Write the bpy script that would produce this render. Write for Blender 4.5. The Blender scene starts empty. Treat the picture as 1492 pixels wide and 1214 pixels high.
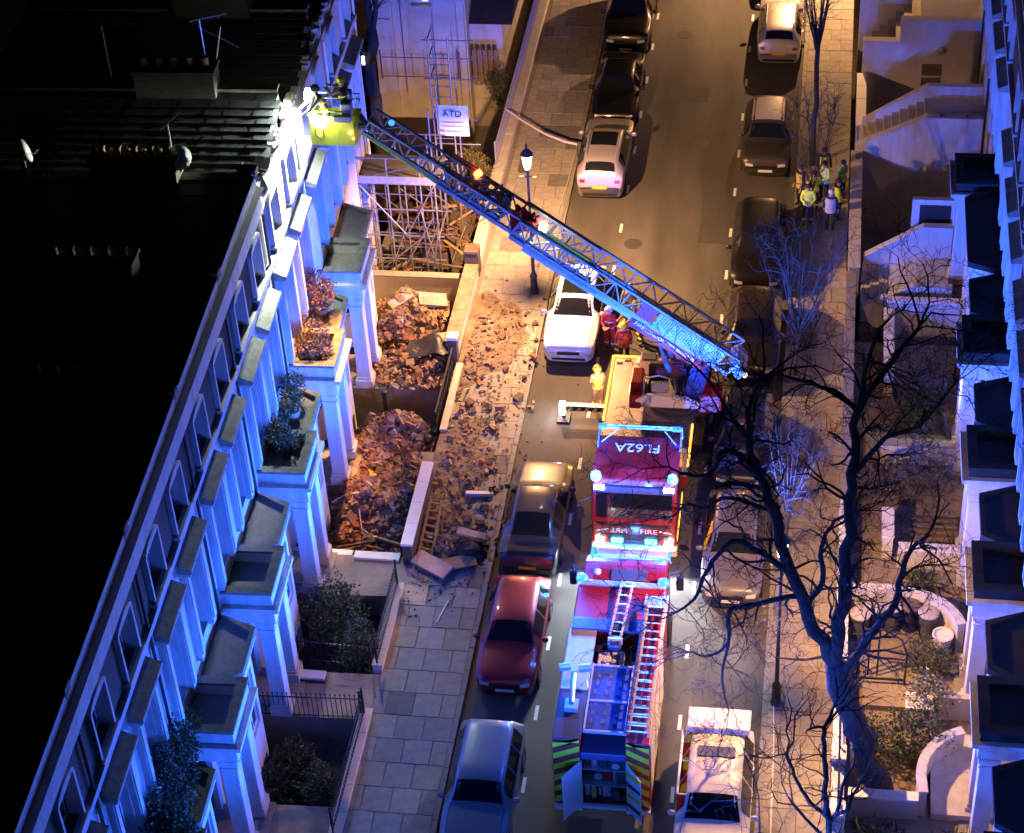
import bpy, bmesh, math, random
import numpy as np
from mathutils import Vector, Matrix
from mathutils.bvhtree import BVHTree
R = math.radians
rnd = random.Random(7)
S = bpy.context.scene
COL = S.collection

# ------------------------------------------------------------------ camera, sky, exposure
cam_d = bpy.data.cameras.new('camera')
cam = bpy.data.objects.new('camera', cam_d)
COL.objects.link(cam)
cam_d.sensor_width = 36.0
cam_d.lens = 3037.83 / 1492 * 36.0
cam_d.clip_start = 1.0
cam_d.clip_end = 3000.0
_right = Vector((0.98892382, 0.13862261, -0.05304206))
_down = Vector((0.04762073, -0.63481146, -0.77119821))
_fwd = Vector((-0.14057722, 0.76013037, -0.63438148))
M = Matrix((_right, -_down, -_fwd)).transposed().to_4x4()
M.translation = Vector((9.127, -52.226, 43.0))
cam.matrix_world = M
S.camera = cam

W = bpy.data.worlds.new('World')
S.world = W
W.use_nodes = True
wn = W.node_tree.nodes
bg = wn['Background']
sky = wn.new('ShaderNodeTexSky')
sky.sky_type = 'NISHITA'
sky.sun_disc = False
sky.sun_elevation = R(-4.0)
sky.sun_rotation = R(200)
W.node_tree.links.new(sky.outputs[0], bg.inputs[0])
bg.inputs[1].default_value = 0.005

S.view_settings.view_transform = 'Standard'
S.view_settings.look = 'None'
S.view_settings.exposure = 0.0
S.view_settings.gamma = 1.0
S.view_settings.use_curve_mapping = False
S.render.engine = 'CYCLES'
S.cycles.use_denoising = True
S.cycles.max_bounces = 5
S.cycles.diffuse_bounces = 3
S.cycles.glossy_bounces = 3
S.cycles.transparent_max_bounces = 8
S.cycles.caustics_reflective = False
S.cycles.caustics_refractive = False
S.cycles.sample_clamp_indirect = 4.0

WARM = (1.0, 0.50, 0.21)
BLUE = (0.02, 0.11, 1.0)
STREET_W = 19000.0
BEACON_W = 11500.0

# ------------------------------------------------------------------ materials
MATS = {}
def mat(name, col, rough=0.7, metal=0.0, noise=0.0, nscale=6.0, bump=0.0, bscale=30.0, emit=None, estr=0.0,
        coat=0.0, col2=None, spec=0.5, stretch=None):
    if name in MATS: return MATS[name]
    m = bpy.data.materials.new(name); m.use_nodes = True
    nt = m.node_tree; n = nt.nodes; l = nt.links
    b = n['Principled BSDF']
    b.inputs['Base Color'].default_value = (*col, 1)
    b.inputs['Roughness'].default_value = rough
    b.inputs['Metallic'].default_value = metal
    b.inputs['Specular IOR Level'].default_value = spec
    if coat: 
        b.inputs['Coat Weight'].default_value = coat
        b.inputs['Coat Roughness'].default_value = 0.06
    if noise or bump or col2:
        tc = n.new('ShaderNodeTexCoord')
        src = tc.outputs['Object']
        if stretch:
            mp = n.new('ShaderNodeMapping'); mp.inputs['Scale'].default_value = stretch
            l.new(src, mp.inputs[0]); src = mp.outputs[0]
    if noise or col2:
        t = n.new('ShaderNodeTexNoise'); t.inputs['Scale'].default_value = nscale; t.inputs['Detail'].default_value = 6
        t.inputs['Roughness'].default_value = 0.65
        l.new(src, t.inputs['Vector'])
        r = n.new('ShaderNodeValToRGB')
        r.color_ramp.elements[0].position = 0.32; r.color_ramp.elements[1].position = 0.68
        c0 = col2 if col2 else tuple(max(0, c * (1 - noise)) for c in col)
        c1 = col if col2 else tuple(min(1, c * (1 + noise)) for c in col)
        r.color_ramp.elements[0].color = (*c0, 1); r.color_ramp.elements[1].color = (*c1, 1)
        l.new(t.outputs['Fac'], r.inputs[0]); l.new(r.outputs[0], b.inputs['Base Color'])
    if bump:
        t2 = n.new('ShaderNodeTexNoise'); t2.inputs['Scale'].default_value = bscale; t2.inputs['Detail'].default_value = 5
        l.new(src, t2.inputs['Vector'])
        bp = n.new('ShaderNodeBump'); bp.inputs['Strength'].default_value = bump; bp.inputs['Distance'].default_value = 0.04 if bump < .95 else 0.12
        l.new(t2.outputs['Fac'], bp.inputs['Height']); l.new(bp.outputs[0], b.inputs['Normal'])
    if emit:
        b.inputs['Emission Color'].default_value = (*emit, 1); b.inputs['Emission Strength'].default_value = estr
    MATS[name] = m
    return m

def glow(name, col, strength, through=0.75):
    """lit lamp glass: glows and lets the lamp's light out"""
    if name in MATS: return MATS[name]
    m = bpy.data.materials.new(name); m.use_nodes = True
    n = m.node_tree.nodes; l = m.node_tree.links
    n.remove(n['Principled BSDF'])
    e = n.new('ShaderNodeEmission'); e.inputs[0].default_value = (*col, 1); e.inputs[1].default_value = strength
    t = n.new('ShaderNodeBsdfTransparent')
    mx = n.new('ShaderNodeMixShader'); mx.inputs[0].default_value = through
    l.new(e.outputs[0], mx.inputs[1]); l.new(t.outputs[0], mx.inputs[2])
    l.new(mx.outputs[0], n['Material Output'].inputs[0])
    MATS[name] = m
    return m

def asphalt():
    m = mat('asphalt', (0.085, 0.082, 0.078), 0.85, bump=0.5, bscale=120)
    n = m.node_tree.nodes; l = m.node_tree.links; b = n['Principled BSDF']
    tc = n['Texture Coordinate']
    a = n.new('ShaderNodeTexNoise'); a.inputs['Scale'].default_value = 0.35; a.inputs['Detail'].default_value = 8
    mp = n.new('ShaderNodeMapping'); mp.inputs['Scale'].default_value = (2.2, 0.5, 1)
    l.new(tc.outputs['Object'], mp.inputs[0]); l.new(mp.outputs[0], a.inputs['Vector'])
    f = n.new('ShaderNodeTexNoise'); f.inputs['Scale'].default_value = 55; f.inputs['Detail'].default_value = 3
    l.new(tc.outputs['Object'], f.inputs['Vector'])
    r1 = n.new('ShaderNodeValToRGB'); r1.color_ramp.elements[0].position = 0.3; r1.color_ramp.elements[1].position = 0.7
    r1.color_ramp.elements[0].color = (0.060, 0.056, 0.053, 1); r1.color_ramp.elements[1].color = (0.135, 0.126, 0.115, 1)
    l.new(a.outputs['Fac'], r1.inputs[0])
    r2 = n.new('ShaderNodeValToRGB'); r2.color_ramp.elements[0].position = 0.3; r2.color_ramp.elements[1].position = 0.75
    r2.color_ramp.elements[0].color = (0.6, 0.6, 0.6, 1); r2.color_ramp.elements[1].color = (1.35, 1.35, 1.35, 1)
    l.new(f.outputs['Fac'], r2.inputs[0])
    mx = n.new('ShaderNodeMix'); mx.data_type = 'RGBA'; mx.blend_type = 'MULTIPLY'; mx.inputs[0].default_value = 1
    l.new(r1.outputs[0], mx.inputs[6]); l.new(r2.outputs[0], mx.inputs[7])
    # tar-sealed seam lines
    v = n.new('ShaderNodeTexVoronoi'); v.feature = 'DISTANCE_TO_EDGE'; v.inputs['Scale'].default_value = 0.28
    l.new(tc.outputs['Object'], v.inputs['Vector'])
    r3 = n.new('ShaderNodeValToRGB'); r3.color_ramp.elements[0].position = 0.0; r3.color_ramp.elements[1].position = 0.012
    r3.color_ramp.elements[0].color = (0.93, 0.93, 0.93, 1); r3.color_ramp.elements[1].color = (1, 1, 1, 1)
    l.new(v.outputs['Distance'], r3.inputs[0])
    mx2 = n.new('ShaderNodeMix'); mx2.data_type = 'RGBA'; mx2.blend_type = 'MULTIPLY'; mx2.inputs[0].default_value = 1
    l.new(mx.outputs[2], mx2.inputs[6]); l.new(r3.outputs[0], mx2.inputs[7])
    l.new(mx2.outputs[2], b.inputs['Base Color'])
    return m
ASPH = asphalt()
STUCCO = mat('white_stucco', (0.62, 0.61, 0.58), 0.8, col2=(0.44, 0.43, 0.39), nscale=2.4, bump=0.25, bscale=25, stretch=(1.6, 1.6, .35))
STUCCO2 = mat('cream_stucco', (0.60, 0.56, 0.48), 0.8, noise=0.14, nscale=1.2, bump=0.2, bscale=20)
BRICKM = mat('stock_brick', (0.085, 0.066, 0.052), 0.9, noise=0.35, nscale=9, bump=0.6, bscale=22, stretch=(1, 1, 3))
LEAD = mat('lead_flat', (0.17, 0.155, 0.125), 0.75, noise=0.3, nscale=3, bump=0.2, bscale=15)
UNLITBLK = mat('unlit_black', (0.018, 0.019, 0.018), 0.9, noise=0.4, nscale=3)  # right porch and bay tops: their unlit darkness is put into the colour
MOSS = mat('mossy_stone', (0.16, 0.165, 0.13), 0.9, noise=0.4, nscale=5, bump=0.4, bscale=18)
SLATE = mat('roof_slate', (0.030, 0.034, 0.036), 0.6, noise=0.35, nscale=2.5, bump=0.3, bscale=20)
GLASS = mat('window_glass', (0.012, 0.014, 0.018), 0.06, spec=0.8)
CARGLASS = mat('car_glass', (0.010, 0.012, 0.014), 0.05, spec=0.7)
WHITEP = mat('white_paint', (0.78, 0.77, 0.74), 0.45)
BLACKP = mat('black_iron', (0.012, 0.012, 0.013), 0.5)
DOORM = mat('door_paint', (0.02, 0.025, 0.04), 0.3)
SLABS = [mat('paving_%s' % w, c, 0.85, noise=0.22, nscale=3.5, bump=0.35, bscale=35) for w, c in
         (('pale', (0.34, 0.315, 0.275)), ('mid', (0.30, 0.28, 0.245)), ('grey', (0.27, 0.255, 0.235)), ('brown', (0.32, 0.28, 0.23)), ('dark', (0.17, 0.16, 0.15)))]
BED = mat('paving_bed', (0.20, 0.18, 0.155), 0.95, noise=0.3, nscale=8)
KERBM = mat('granite_kerb', (0.25, 0.24, 0.22), 0.8, noise=0.2, nscale=12, bump=0.3)
LINE = mat('road_line', (0.75, 0.74, 0.70), 0.7, noise=0.18, nscale=22)
DIRT = mat('brick_dust', (0.20, 0.15, 0.108), 0.95, noise=0.45, nscale=3.0, bump=0.9, bscale=14)
SOIL = mat('garden_soil', (0.06, 0.045, 0.035), 0.95, noise=0.4, nscale=5, bump=0.6, bscale=12)
CONC = mat('concrete', (0.28, 0.26, 0.23), 0.9, noise=0.2, nscale=4, bump=0.3)
BR1 = mat('red_brick', (0.235, 0.115, 0.07), 0.9, noise=0.3, nscale=14, bump=0.4)
BR2 = mat('yellow_brick', (0.27, 0.185, 0.115), 0.9, noise=0.3, nscale=14, bump=0.4)
BR3 = mat('sooty_brick', (0.135, 0.10, 0.075), 0.95, noise=0.3, nscale=14, bump=0.4)
BR4 = mat('plaster_lump', (0.38, 0.31, 0.235), 0.95, noise=0.2, nscale=10, bump=0.4)
TIMBER = mat('raw_timber', (0.30, 0.20, 0.115), 0.8, noise=0.3, nscale=3, stretch=(1, 8, 8))
OLDWOOD = mat('old_timber', (0.12, 0.085, 0.06), 0.9, noise=0.4, nscale=4)
STEEL = mat('galvanised_steel', (0.27, 0.27, 0.28), 0.5, metal=0.7, noise=0.15, nscale=10)
ALU = mat('aluminium', (0.62, 0.63, 0.64), 0.35, metal=0.6)
TYRE = mat('tyre_rubber', (0.012, 0.012, 0.012), 0.85)
RIM = mat('alloy_rim', (0.35, 0.35, 0.36), 0.3, metal=0.9)
BARK = mat('tree_bark', (0.046, 0.041, 0.036), 0.9, noise=0.35, nscale=9, bump=1.0, bscale=16, stretch=(1, 1, .3))
BARK2 = mat('pale_bark', (0.065, 0.055, 0.046), 0.9, noise=0.3, nscale=9, bump=0.5)
LEAF = [mat('leaf_dark', (0.035, 0.055, 0.022), 0.7), mat('leaf_mid', (0.055, 0.085, 0.03), 0.7), mat('leaf_olive', (0.11, 0.11, 0.03), 0.7)]
DRYLEAF = [mat('dry_leaf', (0.15, 0.085, 0.04), 0.8), mat('dry_leaf_dark', (0.08, 0.05, 0.03), 0.8), mat('dry_leaf_pale', (0.21, 0.15, 0.08), 0.8)]
FIRERED = mat('fire_red', (0.24, 0.006, 0.006), 0.38, coat=0.35, noise=0.25, nscale=1.6)
YELLOW = mat('hivis_yellow', (0.72, 0.88, 0.05), 0.5)
YLIVERY = mat('livery_yellow', (0.62, 0.66, 0.03), 0.4)
REDREF = mat('livery_red', (0.42, 0.02, 0.015), 0.45)
ORANGEC = mat('orange_cloth', (0.75, 0.12, 0.02), 0.8)
BLUEC = mat('deck_cover_blue', (0.03, 0.075, 0.36), 0.42, noise=0.2, nscale=4)
TREAD = mat('tread_plate', (0.33, 0.29, 0.25), 0.45, metal=0.4, noise=0.15, nscale=3, bump=0.3, bscale=60)
GREYP = mat('grey_panel', (0.35, 0.36, 0.37), 0.5)
DGREY = mat('dark_grey', (0.05, 0.052, 0.055), 0.6)
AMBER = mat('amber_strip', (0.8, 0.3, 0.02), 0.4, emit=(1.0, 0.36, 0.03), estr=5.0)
AMBLAMP = mat('amber_lamp', (0.8, 0.3, 0.02), 0.4, emit=(1.0, 0.38, 0.08), estr=22.0)
BEAC = mat('beacon_lens', (0.02, 0.1, 0.5), 0.2, emit=(0.04, 0.55, 1.0), estr=18.0)
BEACD = mat('beacon_lens_dim', (0.02, 0.06, 0.5), 0.2, emit=(0.02, 0.12, 1.0), estr=5.0)
LAMPW = mat('white_lamp', (0.9, 0.9, 0.9), 0.3, emit=(0.86, 0.93, 1.0), estr=28.0)
FLOODW = mat('flood_lamp', (0.9, 0.9, 0.9), 0.3, emit=(0.93, 1.0, 0.86), estr=60.0)
REDLAMP = mat('red_lens', (0.35, 0.01, 0.01), 0.25, coat=0.4)
PLW = mat('plate_white', (0.72, 0.72, 0.70), 0.4)
PLY = mat('plate_yellow', (0.75, 0.48, 0.04), 0.4)

# ------------------------------------------------------------------ mesh helpers
def wloc(o):
    v = Vector((0, 0, 0))
    while o is not None:
        v = v + o.location; o = o.parent
    return v

class MB:
    def __init__(s): s.v = []; s.f = []; s.m = []
    def add(s, vs, fs, mi=0):
        k = len(s.v); s.v.extend([tuple(v) for v in vs])
        for f in fs: s.f.append(tuple(i + k for i in f)); s.m.append(mi)
        return s
    def box(s, x0, x1, y0, y1, z0, z1, mi=0):
        x0, x1 = sorted((x0, x1)); y0, y1 = sorted((y0, y1)); z0, z1 = sorted((z0, z1))
        return s.add([(x0,y0,z0),(x1,y0,z0),(x1,y1,z0),(x0,y1,z0),(x0,y0,z1),(x1,y0,z1),(x1,y1,z1),(x0,y1,z1)],
              [(0,3,2,1),(4,5,6,7),(0,1,5,4),(1,2,6,5),(2,3,7,6),(3,0,4,7)], mi)
    def obox(s, c, size, rot=(0,0,0), mi=0):
        from mathutils import Euler
        m = Euler(rot).to_matrix(); c = Vector(c); h = Vector(size) * .5
        vs = [c + m @ Vector((sx*h.x, sy*h.y, sz*h.z)) for sz in (-1,1) for sx, sy in ((-1,-1),(1,-1),(1,1),(-1,1))]
        return s.add(vs, [(0,3,2,1),(4,5,6,7),(0,1,5,4),(1,2,6,5),(2,3,7,6),(3,0,4,7)], mi)
    def beam(s, p, q, w, h=None, mi=0, up=(0,0,1)):
        h = h or w; p = Vector(p); q = Vector(q); d = (q - p)
        if d.length < 1e-6: return s
        d.normalize(); u = Vector(up); a = d.cross(u)
        if a.length < 1e-3: a = d.cross(Vector((1,0,0)))
        a.normalize(); b = a.cross(d)
        vs = [e + a*(i*w*.5) + b*(j*h*.5) for e in (p, q) for i, j in ((-1,-1),(1,-1),(1,1),(-1,1))]
        return s.add(vs, [(0,3,2,1),(4,5,6,7),(0,1,5,4),(1,2,6,5),(2,3,7,6),(3,0,4,7)], mi)
    def tube(s, pts, rad, n=6, mi=0, cap=True):
        pts = [Vector(p) for p in pts]
        if not hasattr(rad, '__len__'): rad = [rad] * len(pts)
        prev = None; vs = []
        for i, p in enumerate(pts):
            d = (pts[min(i+1, len(pts)-1)] - pts[max(i-1, 0)])
            if d.length < 1e-9: d = Vector((0,0,1))
            d.normalize()
            if prev is None:
                a = d.cross(Vector((0,0,1)))
                if a.length < .05: a = d.cross(Vector((1,0,0)))
            else: a = prev - d * prev.dot(d)
            a.normalize(); prev = a; b = d.cross(a)
            for k in range(n):
                t = 2*math.pi*k/n
                vs.append(p + (a*math.cos(t) + b*math.sin(t)) * rad[i])
        fs = []
        for i in range(len(pts)-1):
            for k in range(n):
                k2 = (k+1) % n
                fs.append((i*n+k, i*n+k2, (i+1)*n+k2, (i+1)*n+k))
        if cap:
            fs.append(tuple(range(n-1, -1, -1))); fs.append(tuple((len(pts)-1)*n + k for k in range(n)))
        return s.add(vs, fs, mi)
    def cyl(s, p, q, r0, r1=None, n=12, mi=0): return s.tube([p, q], [r0, r0 if r1 is None else r1], n, mi)
    def lathe(s, c, prof, n=12, mi=0):
        c = Vector(c); vs = []; fs = []
        for r, z in prof:
            for k in range(n):
                t = 2*math.pi*k/n; vs.append((c.x + r*math.cos(t), c.y + r*math.sin(t), c.z + z))
        for i in range(len(prof)-1):
            for k in range(n):
                k2 = (k+1) % n; fs.append((i*n+k, i*n+k2, (i+1)*n+k2, (i+1)*n+k))
        fs.append(tuple(range(n-1,-1,-1))); fs.append(tuple((len(prof)-1)*n+k for k in range(n)))
        return s.add(vs, fs, mi)
    def prism(s, poly, a0, a1, axis='z', mi=0):
        """extrude a 2D polygon along an axis: z:(x,y) y:(x,z) x:(y,z)"""
        def P(u, w, t): return {'z': (u, w, t), 'y': (u, t, w), 'x': (t, u, w)}[axis]
        n = len(poly)
        vs = [P(u, w, a0) for u, w in poly] + [P(u, w, a1) for u, w in poly]
        fs = [tuple(range(n-1,-1,-1)), tuple(range(n, 2*n))] + [(i, (i+1)%n, n+(i+1)%n, n+i) for i in range(n)]
        return s.add(vs, fs, mi)
    def xf(s, m, k=0):
        for i in range(k, len(s.v)): s.v[i] = tuple(m @ Vector(s.v[i]))
        return s
    def build(s, name, mats, parent=None, smooth=False, bevel=0.0, recalc=True):
        me = bpy.data.meshes.new(name)
        off = wloc(parent) if parent is not None else Vector((0,0,0))
        me.from_pydata([tuple(Vector(v) - off) for v in s.v], [], s.f)
        if not isinstance(mats, (list, tuple)): mats = [mats]
        for m in mats: me.materials.append(m)
        me.polygons.foreach_set('material_index', s.m)
        if smooth: me.polygons.foreach_set('use_smooth', [True]*len(s.f))
        me.update()
        if recalc:
            b = bmesh.new(); b.from_mesh(me); bmesh.ops.recalc_face_normals(b, faces=b.faces); b.to_mesh(me); b.free()
        o = bpy.data.objects.new(name, me); COL.objects.link(o)
        if parent is not None: o.parent = parent
        if bevel:
            md = o.modifiers.new('edge', 'BEVEL'); md.width = bevel; md.segments = 2; md.limit_method = 'ANGLE'; md.angle_limit = R(40)
        return o

def tag(o, label, cat, group=None):
    o['label'] = label; o['category'] = cat
    if group: o['group'] = group
    return o
def thing(name, label, cat, loc=(0,0,0), rz=0.0, group=None):
    o = bpy.data.objects.new(name, None); COL.objects.link(o)
    o.empty_display_size = .2
    o.location = loc; o.rotation_euler = (0, 0, rz)
    return tag(o, label, cat, group)
def struct(o):
    o['kind'] = 'structure'; return o
def stuff(o):
    o['kind'] = 'stuff'; return o
def inst(o, name, parent, loc=(0,0,0), rot=(0,0,0), m=None):
    """another piece sharing o's mesh"""
    c = bpy.data.objects.new(name, o.data if hasattr(o, 'data') else o); COL.objects.link(c)
    c.parent = parent
    off = wloc(parent) if parent is not None else Vector((0,0,0))
    c.location = Vector(loc) - off; c.rotation_euler = rot
    return c
def mesh_of(mb, name, mats, smooth=False):
    o = mb.build(name, mats, None, smooth); me = o.data; bpy.data.objects.remove(o); return me
def copy_tree(o, parent=None):
    c = o.copy(); COL.objects.link(c); c.parent = parent
    for ch in list(o.children): copy_tree(ch, c)
    return c
def move_point_lights(name, parent, loc, power, col, radius=0.1):
    d = bpy.data.lights.new(name, 'POINT'); d.energy = power; d.color = col; d.shadow_soft_size = radius
    o = bpy.data.objects.new(name, d); COL.objects.link(o)
    o.parent = parent; o.location = Vector(loc) - (wloc(parent) if parent is not None else Vector((0,0,0)))
    return o
def beacon_light(name, parent, loc, power, col=None, radius=.08, sig=.17, base=.010, sig_up=.36):
    """vehicle beacon: its lens throws most of the light out level, in a flat fan"""
    o = move_point_lights(name, parent, loc, power, col or BLUE, radius)
    d = o.data; d.use_nodes = True
    n = d.node_tree.nodes; l = d.node_tree.links; em = n['Emission']
    g = n.new('ShaderNodeNewGeometry'); sp = n.new('ShaderNodeSeparateXYZ'); l.new(g.outputs['Incoming'], sp.inputs[0])
    def mth(op, a, b=None):
        m = n.new('ShaderNodeMath'); m.operation = op
        for i, v in enumerate((a, b)):
            if v is None: continue
            if isinstance(v, (int, float)): m.inputs[i].default_value = v
            else: l.new(v, m.inputs[i])
        return m.outputs[0]
    q = mth('ADD', mth('DIVIDE', mth('MAXIMUM', sp.outputs['Z'], 0.0), sig_up), mth('DIVIDE', mth('MINIMUM', sp.outputs['Z'], 0.0), sig)); q = mth('MULTIPLY', q, q); q = mth('MULTIPLY', q, -1.0); q = mth('EXPONENT', q)
    l.new(mth('ADD', q, base), em.inputs['Strength'])
    return o
def street_light(name, parent, loc, power, col, radius=.09):
    """lantern with a downward optic: full below, little near the level, none upward"""
    o = move_point_lights(name, parent, loc, power, col, radius)
    d = o.data; d.use_nodes = True
    n = d.node_tree.nodes; l = d.node_tree.links; em = n['Emission']
    g = n.new('ShaderNodeNewGeometry'); sp = n.new('ShaderNodeSeparateXYZ'); l.new(g.outputs['Incoming'], sp.inputs[0])
    mr = n.new('ShaderNodeMapRange'); mr.interpolation_type = 'SMOOTHSTEP'
    mr.inputs['From Min'].default_value = LAMP_SIGN*.03; mr.inputs['From Max'].default_value = LAMP_SIGN*.62
    mr.inputs['To Min'].default_value = 0.015; mr.inputs['To Max'].default_value = 1.0
    l.new(sp.outputs['Z'], mr.inputs['Value']); l.new(mr.outputs[0], em.inputs['Strength'])
    return o
LAMP_SIGN = -1.0
def spot(name, parent, loc, target, power, col, angle=120, radius=.08, blend=.5):
    d = bpy.data.lights.new(name, 'SPOT'); d.energy = power; d.color = col; d.shadow_soft_size = radius
    d.spot_size = R(angle); d.spot_blend = blend
    o = bpy.data.objects.new(name, d); COL.objects.link(o)
    o.parent = parent; o.location = Vector(loc) - (wloc(parent) if parent is not None else Vector((0,0,0)))
    o.rotation_euler = (Vector(target) - Vector(loc)).to_track_quat('-Z', 'Y').to_euler()
    return o
def text(name, body, size, parent, loc, rot, m, extrude=.004, sx=1.0):
    c = bpy.data.curves.new(name, 'FONT'); c.body = body; c.size = size; c.extrude = extrude
    c.align_x = 'CENTER'; c.align_y = 'CENTER'
    c.materials.append(m)
    o = bpy.data.objects.new(name, c); COL.objects.link(o)
    o.parent = parent; o.location = Vector(loc) - (wloc(parent) if parent is not None else Vector((0,0,0)))
    o.rotation_euler = rot; o.scale = (sx, 1, 1)
    me = bpy.data.meshes.new_from_object(o.evaluated_get(bpy.context.evaluated_depsgraph_get()))
    m2 = bpy.data.objects.new(name, me); COL.objects.link(m2)
    m2.parent = parent; m2.location = o.location; m2.rotation_euler = rot; m2.scale = (sx, 1, 1)
    bpy.data.objects.remove(o)
    return m2

# ------------------------------------------------------------------ ground, road, pavements
struct(MB().box(-400, 400, -300, 600, -3.4, -3.0).build('ground', SOIL))
road = struct(MB().box(0, 8.25, -120, 160, -2.9, 0).build('road', ASPH))
k = 0
for i in range(-6, 17):
    for x in (2.07, 6.04):
        y = -16.04 + 2.63 * i + rnd.uniform(-.05, .05)
        MB().box(x-.05, x+.05, y-.27, y+.27, .002, .006).build('parking_bay_dash', LINE, road)
me = mesh_of(MB().lathe((0,0,0), [(.33, 0), (.33, .006), (.27, .006), (.27, .004)], 18), 'manhole_cover', DGREY)
for x, y in ((4.6, 16.2), (3.3, 24.5), (5.1, -5.2), (2.6, 9.3)): inst(me, 'manhole_cover', road, (x, y, .002))
for x0, y0, w, h in ((4.9, 9.5, 1.2, 3.4), (3.0, 19.2, 1.6, 1.1), (6.5, 1.2, 1.2, 2.6), (3.4, -21, .9, 4)):
    MB().box(x0, x0+w, y0, y0+h, .001, .005).build('tarmac_patch', mat('tarmac_patch', (.062, .06, .058), .9, noise=.25, nscale=12), road)

def pavement(name, xa, xb, ya, yb, side, nrow, pieces_y):
    bed = struct(MB().box(xa, xb, ya, yb, -2.95, .095).build(name, BED))
    pitch = .86; w = (xb - xa) / nrow
    cuts = []
    meshes = {}
    row = 0; y = pieces_y[0]
    while y < pieces_y[1]:
        off = (row % 2) * .45
        edges = [0.0] + [(i + off) * w for i in range(1 if off == 0 else 0, nrow + 1) if 0.12 < (i + off) * w < (xb - xa) - .12] + [xb - xa]
        for a, b in zip(edges[:-1], edges[1:]):
            key = round(b - a, 2)
            mi = rnd.choices((0, 1, 2, 3, 4), (2, 4, 3, 2, .7))[0]
            if (key, mi) not in meshes:
                hw = (b - a) / 2 - .005; hh = pitch / 2 - .005
                mb = MB()
                mb.add([(-hw,-hh,-.03),(hw,-hh,-.03),(hw,hh,-.03),(-hw,hh,-.03),(-hw+.008,-hh+.008,.028),(hw-.008,-hh+.008,.028),(hw-.008,hh-.008,.028),(-hw+.008,hh-.008,.028)],
                       [(4,5,6,7),(0,1,5,4),(1,2,6,5),(2,3,7,6),(3,0,4,7)])
                meshes[(key, mi)] = mesh_of(mb, 'paving_slab', SLABS[mi])
            inst(meshes[(key, mi)], 'paving_slab', bed, (xa + (a + b) / 2, y + pitch / 2, .094 + rnd.uniform(-.006, .008)),
                 (rnd.uniform(-.006, .006), rnd.uniform(-.006, .006), rnd.uniform(-.004, .004)))
        y += pitch; row += 1
    return bed
pav_l = pavement('left_pavement', -2.5, -.15, -60, 29, -1, 3, (-20.0, 29.0))
pav_r = pavement('right_pavement', 8.4, 10.2, -60, 34, 1, 2, (-20.6, 33.0))
struct(MB().box(-3.0, -2.5, 2.6, 40, -2.95, .12).build('pavement_margin', BED))
for (xa, xb, nm) in ((-.15, 0.0, 'left_kerb'), (8.25, 8.4, 'right_kerb')):
    kb = struct(MB().box(xa + .01, xb - .01, -60, 100, -2.95, .08).build(nm, BED))
    me = mesh_of(MB().box(xa + .002 - (xa+xb)/2, xb - .002 - (xa+xb)/2, -.44, .44, -.1, .125), 'kerb_stone', KERBM)
    for i in range(-23, 38): inst(me, 'kerb_stone', kb, ((xa+xb)/2 + rnd.uniform(-.006, .006), i * .9, rnd.uniform(-.006, .004)))
struct(MB().box(-7.4, -2.5, -60, 40, -2.98, -2.5).build('left_basement_floor', CONC))
struct(MB().box(10.2, 15.6, -60, 4.2, -2.98, -.1).build('right_garden_floor', mat('garden_flags', (.22, .17, .125), .9, noise=.3, nscale=2.2, bump=.4)))
struct(MB().box(10.2, 15.6, 4.2, 60, -2.98, -2.5).build('right_basement_floor', CONC))
# inspection cover in the left pavement
cv = MB(); pts = []
for t in range(24):
    a = 2*math.pi*t/24; pts.append((-2.0 + .2*math.cos(a), 14.2 + (.5 if math.sin(a) > 0 else -.5) + .2*math.sin(a)))
tag(cv.prism(pts, .118, .135).build('pavement_cover', mat('green_grey_iron', (.11, .12, .10), .6, noise=.2)), 'long grey rounded inspection cover in the pavement beside the street lamp', 'cover')

# ------------------------------------------------------------------ terraced houses
def wall_holes(mb, xb, xf, y0, y1, z0, z1, holes, mi=0):
    ys = sorted({y0, y1, *[h[0] for h in holes], *[h[1] for h in holes]})
    zs = sorted({z0, z1, *[h[2] for h in holes], *[h[3] for h in holes]})
    for i in range(len(ys)-1):
        run = None
        for j in range(len(zs)-1):
            c = ((ys[i]+ys[i+1])/2, (zs[j]+zs[j+1])/2)
            hole = any(h[0] < c[0] < h[1] and h[2] < c[1] < h[3] for h in holes)
            if not hole:
                if run is None: run = zs[j]
            if (hole or j == len(zs)-2) and run is not None:
                mb.box(xb, xf, ys[i], ys[i+1], run, zs[j] if hole else zs[j+1], mi); run = None

def sash(parent, yc, z0, z1, w, x=-.14, m=None, arch=False, nm='window'):
    """sash window frame with a pane, in a wall facing +x"""
    mb = MB(); t = .06
    mb.box(x-.05, x, yc-w/2, yc-w/2+t, z0, z1); mb.box(x-.05, x, yc+w/2-t, yc+w/2, z0, z1)
    mb.box(x-.05, x, yc-w/2+t, yc+w/2-t, z0, z0+t); mb.box(x-.05, x, yc-w/2+t, yc+w/2-t, z1-t, z1)
    zm = (z0+z1)/2
    mb.box(x-.05, x+.012, yc-w/2+t, yc+w/2-t, zm-.03, zm+.03)
    mb.box(x-.045, x-.008, yc-.015, yc+.015, z0+t, zm-.03); mb.box(x-.045, x-.008, yc-.015, yc+.015, zm+.03, z1-t)
    if m is not None: mb.xf(m)
    f = mb.build(nm, WHITEP, parent)
    p = MB().box(x-.035, x-.025, yc-w/2+t, yc+w/2-t, z0+t, z1-t)
    if m is not None: p.xf(m)
    p.build('pane', GLASS, f)
    return f

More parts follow.
